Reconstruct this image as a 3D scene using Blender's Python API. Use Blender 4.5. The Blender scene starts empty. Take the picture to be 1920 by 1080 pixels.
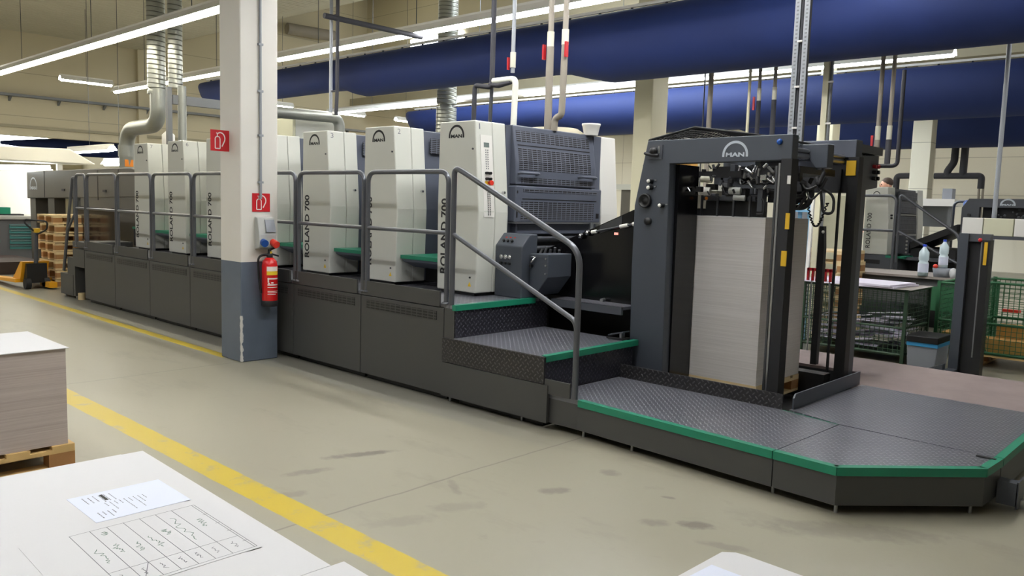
import bpy, math, random
from mathutils import Vector, Matrix
random.seed(7)
SC = bpy.context.scene
COL = SC.collection
PI = math.pi

# ---------------------------------------------------------------- camera, world, exposure
def make_camera():
    f, yaw, pit, rol = 1520.85, math.radians(42.9594), math.radians(5.8944), math.radians(1.6949)
    fw = Vector((-math.sin(yaw)*math.cos(pit), math.cos(yaw)*math.cos(pit), -math.sin(pit)))
    r = Vector((math.cos(yaw), math.sin(yaw), 0)); u = r.cross(fw)
    r2 = math.cos(rol)*r + math.sin(rol)*u
    u2 = -math.sin(rol)*r + math.cos(rol)*u
    cd = bpy.data.cameras.new('camera'); cd.sensor_width = 36; cd.lens = f/1920*36
    cd.clip_start = .05; cd.clip_end = 200
    o = bpy.data.objects.new('camera', cd); COL.objects.link(o)
    m = Matrix.Identity(4)
    for i in range(3):
        m[i][0], m[i][1], m[i][2] = r2[i], u2[i], -fw[i]
    m[0][3], m[1][3], m[2][3] = 0, 0, 1.62
    o.matrix_world = m
    SC.camera = o
make_camera()
w = bpy.data.worlds.new('world'); SC.world = w; w.use_nodes = True
w.node_tree.nodes['Background'].inputs[0].default_value = (.9, .95, 1, 1)
w.node_tree.nodes['Background'].inputs[1].default_value = .05
SC.view_settings.view_transform = 'Standard'
SC.view_settings.look = 'None'
SC.view_settings.gamma = 1
SC.view_settings.use_curve_mapping = False
SC.view_settings.exposure = 0.6
LAMP = 20.5          # radiance of the fluorescent strips

# ---------------------------------------------------------------- materials
MATS = {}
def nmat(name):
    m = bpy.data.materials.new(name); m.use_nodes = True
    nt = m.node_tree; b = nt.nodes['Principled BSDF']
    MATS[name] = m
    return m, nt, b
def lin(c):
    return tuple(((v/255)/12.92 if v/255 <= .04045 else ((v/255+.055)/1.055)**2.4) for v in c) + (1,)
def mth(nt, op, a, b=None, c=None):
    n = nt.nodes.new('ShaderNodeMath'); n.operation = op
    for i, v in enumerate((a, b, c)):
        if v is None: continue
        if isinstance(v, (int, float)): n.inputs[i].default_value = v
        else: nt.links.new(v, n.inputs[i])
    return n.outputs[0]
def mixc(nt, fac, a, b):
    n = nt.nodes.new('ShaderNodeMix'); n.data_type = 'RGBA'
    for i, v in ((0, fac), (6, a), (7, b)):
        if isinstance(v, (int, float)): n.inputs[i].default_value = v
        elif isinstance(v, tuple): n.inputs[i].default_value = v
        else: nt.links.new(v, n.inputs[i])
    return n.outputs[2]
def noise(nt, scale, vec=None, detail=3, rough=.55):
    n = nt.nodes.new('ShaderNodeTexNoise'); n.inputs['Scale'].default_value = scale
    n.inputs['Detail'].default_value = detail; n.inputs['Roughness'].default_value = rough
    if vec is not None: nt.links.new(vec, n.inputs['Vector'])
    return n.outputs['Fac']
def position(nt):
    return nt.nodes.new('ShaderNodeNewGeometry').outputs['Position']
def objco(nt):
    return nt.nodes.new('ShaderNodeTexCoord').outputs['Object']
def scaled(nt, v, s):
    n = nt.nodes.new('ShaderNodeVectorMath'); n.operation = 'MULTIPLY'
    nt.links.new(v, n.inputs[0]); n.inputs[1].default_value = s
    return n.outputs[0]
def sep(nt, v):
    n = nt.nodes.new('ShaderNodeSeparateXYZ'); nt.links.new(v, n.inputs[0])
    return n.outputs
def ramp(nt, v, lo, hi):
    n = nt.nodes.new('ShaderNodeMapRange'); n.inputs[1].default_value = lo; n.inputs[2].default_value = hi
    nt.links.new(v, n.inputs[0]); return n.outputs[0]
def bump(nt, b, h, strength=.3, dist=.01):
    n = nt.nodes.new('ShaderNodeBump'); n.inputs['Strength'].default_value = strength
    n.inputs['Distance'].default_value = dist
    nt.links.new(h, n.inputs['Height']); nt.links.new(n.outputs[0], b.inputs['Normal'])
def mat(name, rgb, rough=.5, metal=0., var=.08, vs=6., spec=.5, bmp=0., bscale=200.):
    """painted / plain surface: slight noise variation of the colour"""
    m, nt, b = nmat(name)
    c = lin(rgb); d = tuple(v*(1-var) for v in c[:3]) + (1,)
    nt.links.new(mixc(nt, noise(nt, vs, objco(nt)), d, c), b.inputs['Base Color'])
    b.inputs['Roughness'].default_value = rough; b.inputs['Metallic'].default_value = metal
    b.inputs['Specular IOR Level'].default_value = spec
    if bmp: bump(nt, b, noise(nt, bscale, objco(nt)), bmp, .002)
    return m
def emit(name, rgb, s):
    m, nt, b = nmat(name)
    b.inputs['Base Color'].default_value = (.8, .8, .8, 1)
    b.inputs['Emission Color'].default_value = rgb + (1,)
    b.inputs['Emission Strength'].default_value = s
    return m

mat('cream', (206, 207, 198), .38, var=.03)
mat('cream_warm', (205, 204, 178), .4, var=.03)
mat('press_dark', (84, 89, 102), .45, var=.05)
mat('press_grey', (72, 75, 82), .45, var=.06)
mat('skirt', (69, 69, 68), .48, var=.06, vs=3)
mat('toe', (66, 66, 65), .5, var=.06, vs=3)
mat('delivery', (96, 92, 84), .5, var=.05)
mat('feeder_paint', (66, 71, 80), .42, var=.05)
mat('black', (18, 18, 20), .5)
mat('black_gloss', (14, 14, 16), .18)
mat('soft_black', (30, 30, 33), .7)
mat('rail', (96, 98, 104), .3, metal=.5, var=.04)
mat('green_edge', (22, 128, 98), .45, var=.12, vs=30)
mat('green_paint', (46, 70, 50), .45, var=.15)
mat('green_bright', (44, 104, 66), .5, var=.15)
mat('steel', (170, 172, 175), .28, metal=.9, var=.05)
mat('chrome', (205, 205, 208), .15, metal=1., var=.02)
mat('dark_steel', (92, 94, 98), .35, metal=.8, var=.05)
mat('white_paint', (224, 222, 216), .5, var=.03)
mat('sign_red', (196, 26, 36), .4, var=.03)
mat('sign_white', (236, 226, 220), .5, var=.02)
mat('ext_red', (214, 30, 32), .25, var=.04)
mat('red', (178, 28, 36), .4)
mat('red_bright', (226, 60, 44), .35)
mat('orange', (235, 140, 40), .4)
mat('yellow_paint', (232, 166, 28), .42, var=.08)
mat('yellow_tag', (214, 170, 30), .5)
mat('blue_socket', (24, 74, 150), .4)
mat('blue_cap', (40, 70, 190), .4)
mat('blue_light', (120, 170, 205), .4)
mat('bag_blue', (60, 150, 205), .35)
mat('grey_plastic', (176, 178, 174), .45, var=.03)
mat('bin_grey', (136, 140, 148), .5, var=.04)
mat('clear', (205, 222, 228), .12, var=.02)
mat('wood', (222, 186, 124), .65, var=.28, vs=9)
mat('wood_pale', (228, 204, 156), .65, var=.22, vs=9)
mat('wood_dark', (176, 128, 78), .65, var=.3, vs=9)
mat('kraft', (198, 150, 78), .7, var=.2, vs=5)
mat('paper', (212, 212, 214), .7, var=.03, vs=2)
mat('paper_blue', (222, 228, 246), .6, var=.02)
mat('paper_lilac', (222, 216, 232), .6, var=.04)
mat('board_grey', (150, 142, 136), .8, var=.1)
mat('ink', (120, 122, 128), .8)
mat('ink_green', (96, 128, 112), .8)
mat('ink_dark', (40, 40, 42), .7)
mat('insul', (206, 204, 186), .75, var=.12, vs=20, bmp=.5, bscale=60)
mat('insul_white', (226, 226, 214), .7, var=.08, vs=20, bmp=.6, bscale=50)
mat('insul_dark', (58, 58, 64), .7, var=.1)
mat('pipe_taupe', (146, 138, 126), .6, var=.06)
mat('conduit', (150, 154, 160), .4)
mat('teal', (70, 128, 126), .4, var=.06)
mat('console_grey', (96, 96, 98), .5)
mat('console_top', (170, 168, 160), .5)
mat('plinth', (62, 48, 42), .6)
mat('lamp_hood', (244, 240, 226), .5, var=.02)
mat('skin', (214, 160, 134), .5, var=.06)
mat('hair', (62, 46, 36), .7)
mat('shirt', (226, 226, 236), .8)
mat('trousers', (48, 54, 74), .8)
mat('tray_grey', (120, 122, 124), .45, metal=.4)
mat('beam_paint', (164, 156, 132), .7)
mat('warn_yellow', (238, 200, 50), .4)
mat('lcd', (110, 122, 118), .3)
mat('badge', (196, 204, 214), .35, metal=.3)
mat('brown_glass', (62, 52, 46), .12, var=.2, vs=4)
emit('tube', (.98, .985, 1.), LAMP)
emit('tube_far', (1., .97, .90), LAMP*2.2)
emit('tube_warm', (1., .95, .80), LAMP)
emit('tube_added', (.97, .985, 1.), LAMP*2.)
emit('tube_added_dim', (1., .97, .90), LAMP*.35)
emit('daylight', (.92, .97, 1.), 9.)
emit('added_glow', (.85, .93, 1.), 10.)
emit('red_lamp', (1., .15, .08), .8)
emit('console_lamp', (.93, 1., 1.), 9.)

def mk_floor():
    m, nt, b = nmat('floor_paint')
    P = position(nt); x, y, z = sep(nt, P)
    n1 = noise(nt, .55, P, 4); n2 = noise(nt, 5., P, 5, .65); n3 = noise(nt, 1.6, scaled(nt, P, (.5, 1.3, 1)), 5, .7)
    c = mixc(nt, n1, lin((141, 137, 119)), lin((162, 158, 141)))
    c = mixc(nt, mth(nt, 'MULTIPLY', ramp(nt, n3, .56, .78), .45), c, lin((112, 106, 94)))
    c = mixc(nt, mth(nt, 'MULTIPLY', ramp(nt, n2, .62, .8), .35), c, lin((120, 114, 102)))
    # scuffs and tyre marks: (x, y, rx, ry, angle, strength)
    for sx, sy, rx, ry, an, st in ((-4.13, 3.05, .26, .05, 68, .6), (-4.06, 2.62, .16, .05, 75, .4), (-3.05, 2.9, .17, .07, 60, .22),
                                   (-3.1, 2.55, .2, .07, 65, .2), (-2.86, 3.47, .1, .06, 60, .5), (-2.83, 3.97, .07, .06, 0, .45),
                                   (-2.03, 3.63, .1, .06, 30, .65), (-2.2, 3.5, .09, .05, 40, .4), (-2.35, 3.87, .05, .02, 20, .5),
                                   (-1.8, 3.5, .16, .04, 20, .3), (-3.8, 2.35, .12, .05, 70, .3), (-1.45, 4.15, .5, .12, 35, .35),
                                   (-3.3, 3.1, .14, .03, -30, .3)):
        ca, sa = math.cos(math.radians(an)), math.sin(math.radians(an))
        dx = mth(nt, 'SUBTRACT', x, sx); dy = mth(nt, 'SUBTRACT', y, sy)
        u = mth(nt, 'DIVIDE', mth(nt, 'ADD', mth(nt, 'MULTIPLY', dx, ca), mth(nt, 'MULTIPLY', dy, sa)), rx)
        v = mth(nt, 'DIVIDE', mth(nt, 'SUBTRACT', mth(nt, 'MULTIPLY', dy, ca), mth(nt, 'MULTIPLY', dx, sa)), ry)
        d = mth(nt, 'ADD', mth(nt, 'MULTIPLY', u, u), mth(nt, 'MULTIPLY', v, v))
        d = mth(nt, 'ADD', d, mth(nt, 'MULTIPLY', mth(nt, 'SUBTRACT', noise(nt, 14., P), .5), 2.4))
        c = mixc(nt, mth(nt, 'MULTIPLY', ramp(nt, d, 1.2, .2), st), c, lin((92, 86, 80)))
    # greyer strip along the foot of the press
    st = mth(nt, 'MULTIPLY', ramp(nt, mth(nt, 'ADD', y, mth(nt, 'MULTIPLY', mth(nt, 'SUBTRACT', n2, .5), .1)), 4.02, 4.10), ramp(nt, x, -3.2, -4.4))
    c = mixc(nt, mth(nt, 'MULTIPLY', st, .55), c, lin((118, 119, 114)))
    # joints
    wob = mth(nt, 'MULTIPLY', mth(nt, 'SUBTRACT', noise(nt, 2., P), .5), .05)
    for jx in (-7.3, -3.42, .6):
        d = mth(nt, 'ABSOLUTE', mth(nt, 'ADD', mth(nt, 'SUBTRACT', x, jx), wob))
        c = mixc(nt, mth(nt, 'MULTIPLY', ramp(nt, d, .012, .002), .5), c, lin((88, 84, 74)))
    # worn yellow marking lines running along the press
    wear = ramp(nt, n2, .64, .56)
    for y0, hw, x1 in ((3.965, .055, -7.6), (2.235, .085, 30.)):
        d = mth(nt, 'ABSOLUTE', mth(nt, 'SUBTRACT', y, y0))
        d = mth(nt, 'ADD', d, mth(nt, 'MULTIPLY', mth(nt, 'SUBTRACT', n2, .5), .02))
        f = mth(nt, 'MULTIPLY', ramp(nt, d, hw+.004, hw-.004), mth(nt, 'LESS_THAN', x, x1))
        f = mth(nt, 'MULTIPLY', f, mth(nt, 'MULTIPLY_ADD', wear, .5, .5))
        c = mixc(nt, f, c, lin((194, 170, 44)))
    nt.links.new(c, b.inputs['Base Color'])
    nt.links.new(mth(nt, 'MULTIPLY_ADD', n1, .25, .25), b.inputs['Roughness'])
    bump(nt, b, n2, .08, .004)
mk_floor()

def mk_plate(name, ax, rgb, p=.034, lift=1.8):
    m, nt, b = nmat(name)
    s = sep(nt, position(nt)); a0, b0 = s[ax[0]], s[ax[1]]
    k = 1/(p*1.4142)
    u = mth(nt, 'MULTIPLY', mth(nt, 'ADD', a0, b0), k); v = mth(nt, 'MULTIPLY', mth(nt, 'SUBTRACT', a0, b0), k)
    par = mth(nt, 'FLOORED_MODULO', mth(nt, 'ADD', mth(nt, 'FLOOR', u), mth(nt, 'FLOOR', v)), 2)
    fu = mth(nt, 'SUBTRACT', mth(nt, 'FRACT', u), .5); fv = mth(nt, 'SUBTRACT', mth(nt, 'FRACT', v), .5)
    inv = mth(nt, 'SUBTRACT', 1, par)
    A = mth(nt, 'ADD', mth(nt, 'MULTIPLY', fu, inv), mth(nt, 'MULTIPLY', fv, par))
    B = mth(nt, 'ADD', mth(nt, 'MULTIPLY', fv, inv), mth(nt, 'MULTIPLY', fu, par))
    d = mth(nt, 'ADD', mth(nt, 'POWER', mth(nt, 'ABSOLUTE', mth(nt, 'DIVIDE', A, .42)), 2), mth(nt, 'POWER', mth(nt, 'ABSOLUTE', mth(nt, 'DIVIDE', B, .16)), 2))
    h = ramp(nt, d, 1., .35)
    c = lin(rgb); c2 = tuple(min(1, q*lift) for q in c[:3]) + (1,)
    n = noise(nt, 4., position(nt), 4)
    base = mixc(nt, n, c, tuple(q*.8 for q in c[:3]) + (1,))
    nt.links.new(mixc(nt, h, base, c2), b.inputs['Base Color'])
    b.inputs['Roughness'].default_value = .29; b.inputs['Metallic'].default_value = .55
    bump(nt, b, h, .8, .004)
mk_plate('tread_top', (0, 1), (122, 123, 132))
mk_plate('tread_x', (1, 2), (62, 62, 70))
mk_plate('tread_y', (0, 2), (66, 65, 66))

def mk_louvre(name, base, px, pz, ax, gap=(.16, .32), dark=(22, 22, 26)):
    """punched slots: bars of dark openings in a painted sheet"""
    m, nt, b = nmat(name)
    s = sep(nt, position(nt))
    fu = mth(nt, 'FRACT', mth(nt, 'DIVIDE', s[ax[0]], px)); fv = mth(nt, 'FRACT', mth(nt, 'DIVIDE', s[ax[1]], pz))
    o = mth(nt, 'MULTIPLY', mth(nt, 'GREATER_THAN', fu, gap[0]), mth(nt, 'GREATER_THAN', fv, gap[1]))
    nt.links.new(mixc(nt, o, lin(base), lin(dark)), b.inputs['Base Color'])
    b.inputs['Roughness'].default_value = .5
    bump(nt, b, mth(nt, 'SUBTRACT', 1, o), .6, .004)
mk_louvre('louvre_side', (98, 102, 114), .068, .0185, (1, 2), (.13, .4))
mk_louvre('louvre_skirt', (64, 64, 63), .071, .024, (0, 2), dark=(26, 25, 25))

def mk_paper_edge(name, a, bcol, sc=90.):
    m, nt, b = nmat(name)
    v = scaled(nt, position(nt), (.7, .7, sc))
    n = noise(nt, 1.5, v, 5, .75)
    n2 = noise(nt, 1., scaled(nt, position(nt), (.3, .3, 6.)), 2)
    c = mixc(nt, ramp(nt, n, .25, .75), lin(a), lin(bcol))
    c = mixc(nt, mth(nt, 'MULTIPLY', ramp(nt, n2, .5, .7), .15), c, lin(a))
    nt.links.new(c, b.inputs['Base Color'])
    b.inputs['Roughness'].default_value = .85
    bump(nt, b, n, .25, .003)
mk_paper_edge('paper_edge', (190, 185, 182), (220, 216, 213))
mk_paper_edge('paper_edge_brown', (166, 152, 146), (196, 186, 180), 70.)
mk_paper_edge('paper_edge_white', (214, 212, 210), (232, 230, 230))

def mk_wall(name, a, bcol, panel=None):
    m, nt, b = nmat(name)
    P = position(nt)
    c = mixc(nt, noise(nt, .6, P, 4), lin(a), lin(bcol))
    if panel:
        s = sep(nt, P)
        for i, pitch in panel:
            f = mth(nt, 'FRACT', mth(nt, 'DIVIDE', s[i], pitch))
            c = mixc(nt, mth(nt, 'MULTIPLY', mth(nt, 'LESS_THAN', f, .02/pitch), .5), c, lin((120, 116, 100)))
    nt.links.new(c, b.inputs['Base Color']); b.inputs['Roughness'].default_value = .8
    bump(nt, b, noise(nt, 60., P), .1, .003)
mk_wall('wall_tan', (196, 186, 158), (204, 194, 166), ((2, 1.25),))
mk_wall('wall_white', (222, 218, 200), (228, 224, 208), ((2, 1.15), (0, 4.)))
mk_wall('wall_plain', (206, 204, 196), (214, 211, 202))

def mk_ribs(name, rgb, axis, pitch):
    m, nt, b = nmat(name)
    s = sep(nt, position(nt))
    t = mth(nt, 'PINGPONG', mth(nt, 'DIVIDE', s[axis], pitch), .5)
    h = ramp(nt, t, .18, .3)
    c = lin(rgb)
    nt.links.new(mixc(nt, noise(nt, .8, position(nt)), c, tuple(q*.86 for q in c[:3]) + (1,)), b.inputs['Base Color'])
    b.inputs['Roughness'].default_value = .6
    bump(nt, b, h, 1., .06)
mk_ribs('deck', (206, 200, 178), 0, .28)

def mk_column():
    m, nt, b = nmat('column_paint')
    P = position(nt); x, y, z = sep(nt, P)
    up = mth(nt, 'GREATER_THAN', z, .985)
    cw = mixc(nt, noise(nt, 1.5, P, 4), lin((210, 206, 198)), lin((222, 219, 212)))
    cb = mixc(nt, noise(nt, 3., P, 4), lin((84, 94, 108)), lin((104, 114, 128)))
    # chipped paint along the near corner
    d = mth(nt, 'ADD', mth(nt, 'ABSOLUTE', mth(nt, 'ADD', x, 7.25)), mth(nt, 'ABSOLUTE', mth(nt, 'SUBTRACT', y, 3.93)))
    chip = mth(nt, 'MULTIPLY', mth(nt, 'LESS_THAN', mth(nt, 'ADD', d, mth(nt, 'MULTIPLY', noise(nt, 18., P, 4), .05)), .045), mth(nt, 'LESS_THAN', z, .46))
    cb = mixc(nt, chip, cb, lin((206, 204, 200)))
    nt.links.new(mixc(nt, up, cb, cw), b.inputs['Base Color'])
    nt.links.new(mth(nt, 'MULTIPLY_ADD', up, .25, .4), b.inputs['Roughness'])
mk_column()
mat('column_cream', (226, 220, 190), .6, var=.04)

def mk_blue():
    m, nt, b = nmat('duct_fabric')
    P = position(nt)
    n = noise(nt, 1.2, P, 3)
    nt.links.new(mixc(nt, n, lin((7, 29, 78)), lin((9, 37, 97))), b.inputs['Base Color'])
    b.inputs['Roughness'].default_value = .75
    bump(nt, b, noise(nt, 5., P, 3), .15, .02)
mk_blue()

def mk_spiral():
    m, nt, b = nmat('spiral_steel')
    s = sep(nt, position(nt))
    h = mth(nt, 'PINGPONG', mth(nt, 'DIVIDE', mth(nt, 'ADD', s[2], mth(nt, 'MULTIPLY', mth(nt, 'ADD', s[0], s[1]), .06)), .075), .5)
    nt.links.new(mixc(nt, ramp(nt, h, .05, .12), lin((112, 112, 106)), lin((172, 174, 166))), b.inputs['Base Color'])
    b.inputs['Metallic'].default_value = .75; b.inputs['Roughness'].default_value = .36
    bump(nt, b, ramp(nt, h, .02, .14), .8, .012)
mk_spiral()
mat('galv', (160, 162, 154), .38, metal=.7, var=.12, vs=8)

def mk_mat_brown():
    m, nt, b = nmat('brown_mat')
    P = position(nt)
    c = mixc(nt, noise(nt, 2.5, P, 5, .6), lin((106, 92, 92)), lin((146, 130, 126)))
    nt.links.new(c, b.inputs['Base Color']); b.inputs['Roughness'].default_value = .75
    bump(nt, b, noise(nt, 90., P), .2, .004)
mk_mat_brown()

# ---------------------------------------------------------------- mesh builder and object helpers
class MB:
    def __init__(s): s.v = []; s.f = []; s.sm = []
    def add(s, vs, fs, smooth=False):
        o = len(s.v); s.v += [tuple(p) for p in vs]
        for f in fs: s.f.append([i+o for i in f]); s.sm.append(smooth)
        return s
    def box(s, x0, y0, z0, x1, y1, z1):
        vs = [(x, y, z) for x in (x0, x1) for y in (y0, y1) for z in (z0, z1)]
        return s.add(vs, [(0, 1, 3, 2), (4, 6, 7, 5), (0, 4, 5, 1), (2, 3, 7, 6), (0, 2, 6, 4), (1, 5, 7, 3)])
    def prism(s, poly, axis, a, b):
        """polygon in the two other axes, extruded along axis from a to b"""
        def P(p, t):
            return (t, p[0], p[1]) if axis == 'x' else (p[0], t, p[1]) if axis == 'y' else (p[0], p[1], t)
        n = len(poly)
        vs = [P(p, a) for p in poly] + [P(p, b) for p in poly]
        fs = [tuple(range(n))[::-1], tuple(range(n, 2*n))] + [(i, (i+1) % n, n+(i+1) % n, n+i) for i in range(n)]
        return s.add(vs, fs)
    def tube(s, pts, r, n=10, closed=False):
        pts = [Vector(p) for p in pts]; k = len(pts)
        rs = r if isinstance(r, (list, tuple)) else [r]*k
        rings = []; nrm = None
        for i, p in enumerate(pts):
            if closed: t = pts[(i+1) % k]-pts[i-1]
            else: t = (pts[min(i+1, k-1)]-pts[max(i-1, 0)])
            t = t.normalized()
            if nrm is None:
                nrm = t.orthogonal().normalized()
            else:
                nrm = (nrm - t*nrm.dot(t))
                nrm = nrm.normalized() if nrm.length > 1e-6 else t.orthogonal().normalized()
            bi = t.cross(nrm)
            rings.append([p+(nrm*math.cos(2*PI*j/n)+bi*math.sin(2*PI*j/n))*rs[i] for j in range(n)])
        vs = [q for rg in rings for q in rg]; fs = []
        for i in range(k if closed else k-1):
            a = i*n; b = ((i+1) % k)*n
            fs += [(a+j, a+(j+1) % n, b+(j+1) % n, b+j) for j in range(n)]
        s.add(vs, fs, True)
        if not closed:
            s.add(rings[0], [tuple(range(n))[::-1]]); s.add(rings[-1], [tuple(range(n))])
        return s
    def cyl(s, p0, p1, r, n=16): return s.tube([p0, p1], r, n)
    def lathe(s, prof, c, axis='z', n=24):
        """prof: (radius, height) pairs around an axis through c"""
        vs = []; fs = []
        for r, h in prof:
            for j in range(n):
                a = 2*PI*j/n; u, v = r*math.cos(a), r*math.sin(a)
                q = (u, v, h) if axis == 'z' else (h, u, v) if axis == 'x' else (u, h, v)
                vs.append((c[0]+q[0], c[1]+q[1], c[2]+q[2]))
        for i in range(len(prof)-1):
            fs += [(i*n+j, i*n+(j+1) % n, (i+1)*n+(j+1) % n, (i+1)*n+j) for j in range(n)]
        s.add(vs, fs, True)
        if prof[0][0] > 1e-4: s.add(vs[:n], [tuple(range(n))])
        if prof[-1][0] > 1e-4: s.add(vs[-n:], [tuple(range(n))])
        return s
    def ball(s, c, r, n=12, sc=(1, 1, 1)):
        pr = [(max(1e-5, math.sin(PI*i/8)), -math.cos(PI*i/8)) for i in range(9)]
        b = MB().lathe([(r*a, r*h) for a, h in pr], (0, 0, 0), 'z', n)
        return s.add([(c[0]+p[0]*sc[0], c[1]+p[1]*sc[1], c[2]+p[2]*sc[2]) for p in b.v], b.f, True)
    def quad(s, a, b, c, d): return s.add([a, b, c, d], [(0, 1, 2, 3)])
    def build(s, name, m, parent=None, bevel=0.):
        off = Vector(parent['_o']) if parent is not None and '_o' in parent else Vector((0, 0, 0))
        if parent is None and s.v:
            xs, ys, zs = zip(*s.v)
            off = Vector(((min(xs)+max(xs))/2, (min(ys)+max(ys))/2, min(zs)))
        me = bpy.data.meshes.new(name)
        me.from_pydata([Vector(p)-off for p in s.v], [], s.f)
        me.polygons.foreach_set('use_smooth', s.sm)
        me.validate(); me.update()
        me.materials.append(MATS[m])
        o = bpy.data.objects.new(name, me); COL.objects.link(o)
        if parent is None: o.location = off
        else:
            o.parent = parent
        if bevel:
            bv = o.modifiers.new('edges', 'BEVEL'); bv.width = bevel; bv.segments = 2; bv.limit_method = 'ANGLE'; bv.angle_limit = .7
        return o
def thing(name, label, cat, loc=(0, 0, 0), group=None):
    o = bpy.data.objects.new(name, None); o.empty_display_size = .1; COL.objects.link(o)
    o.location = loc; o['_o'] = tuple(loc); o['label'] = label; o['category'] = cat
    if group: o['group'] = group
    return o
def sub(mb, name, m, part, root, bevel=0.):
    """a sub-part: same local space as its part"""
    o = mb.build(name, m, root, bevel); o.parent = part
    return o
def tag(o, label, cat, group=None, kind=None):
    o['label'] = label; o['category'] = cat
    if group: o['group'] = group
    if kind: o['kind'] = kind
    return o
def struct(o): o['kind'] = 'structure'; return o
def dup(root, loc, label, group=None, rotz=None):
    r = root.copy(); COL.objects.link(r); r.location = loc; r['label'] = label
    if group: r['group'] = group
    if rotz is not None: r.rotation_euler = (0, 0, rotz)
    for ch in list(root.children):
        c = ch.copy(); COL.objects.link(c); c.parent = r
        for g in list(ch.children):
            d = g.copy(); COL.objects.link(d); d.parent = c
    return r
def fillet(pts, rad, seg=6):
    pts = [Vector(p) for p in pts]; out = [pts[0]]
    for i in range(1, len(pts)-1):
        a, p, b = pts[i-1], pts[i], pts[i+1]
        u = (a-p); v = (b-p); r = min(rad, u.length*.49, v.length*.49)
        s, e = p+u.normalized()*r, p+v.normalized()*r
        for k in range(seg+1):
            t = k/seg
            out.append(s*(1-t)**2+p*2*t*(1-t)+e*t*t)
    return out+[pts[-1]]
def text_polys(txt, bold=0.):
    cu = bpy.data.curves.new('t', 'FONT'); cu.body = txt; cu.offset = bold; cu.resolution_u = 3
    ob = bpy.data.objects.new('t', cu); COL.objects.link(ob)
    bpy.context.view_layer.update()
    me = bpy.data.meshes.new_from_object(ob.evaluated_get(bpy.context.evaluated_depsgraph_get()))
    vs = [tuple(v.co[:2]) for v in me.vertices]; fs = [tuple(p.vertices) for p in me.polygons]
    bpy.data.objects.remove(ob); bpy.data.curves.remove(cu); bpy.data.meshes.remove(me)
    xs = [p[0] for p in vs]; ys = [p[1] for p in vs]
    x0, x1, y0, y1 = min(xs), max(xs), min(ys), max(ys)
    return [((p[0]-x0)/(x1-x0), (p[1]-y0)/(y1-y0)) for p in vs], fs
_TX = {}
def put_text(mb, txt, fn, bold=.0):
    """fn maps (u, v) in the unit square to a point"""
    if (txt, bold) not in _TX: _TX[(txt, bold)] = text_polys(txt, bold)
    vs, fs = _TX[(txt, bold)]
    return mb.add([fn(u, v) for u, v in vs], fs)
def man_logo(mb, fn, th=.1):
    """arch over the three letters; unit square x 0..1, y 0..1"""
    n = 28
    for j in range(n):
        a0, a1 = PI*j/n, PI*(j+1)/n
        q = []
        for r, a in ((1, a0), (1, a1), (1-2*th, a1), (1-2*th, a0)):
            q.append(fn(.5+.5*r*math.cos(a), .12+.88*r*math.sin(a)))
        mb.add(q, [(0, 1, 2, 3)])
    for e in (0, 1):
        xa, xb = (0, th) if e == 0 else (1-th, 1)
        mb.quad(fn(xa, 0), fn(xb, 0), fn(xb, .13), fn(xa, .13))
    put_text(mb, 'MAN', lambda u, v: fn(.14+.72*u, .0+.27*v), .045)
    return mb

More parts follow.
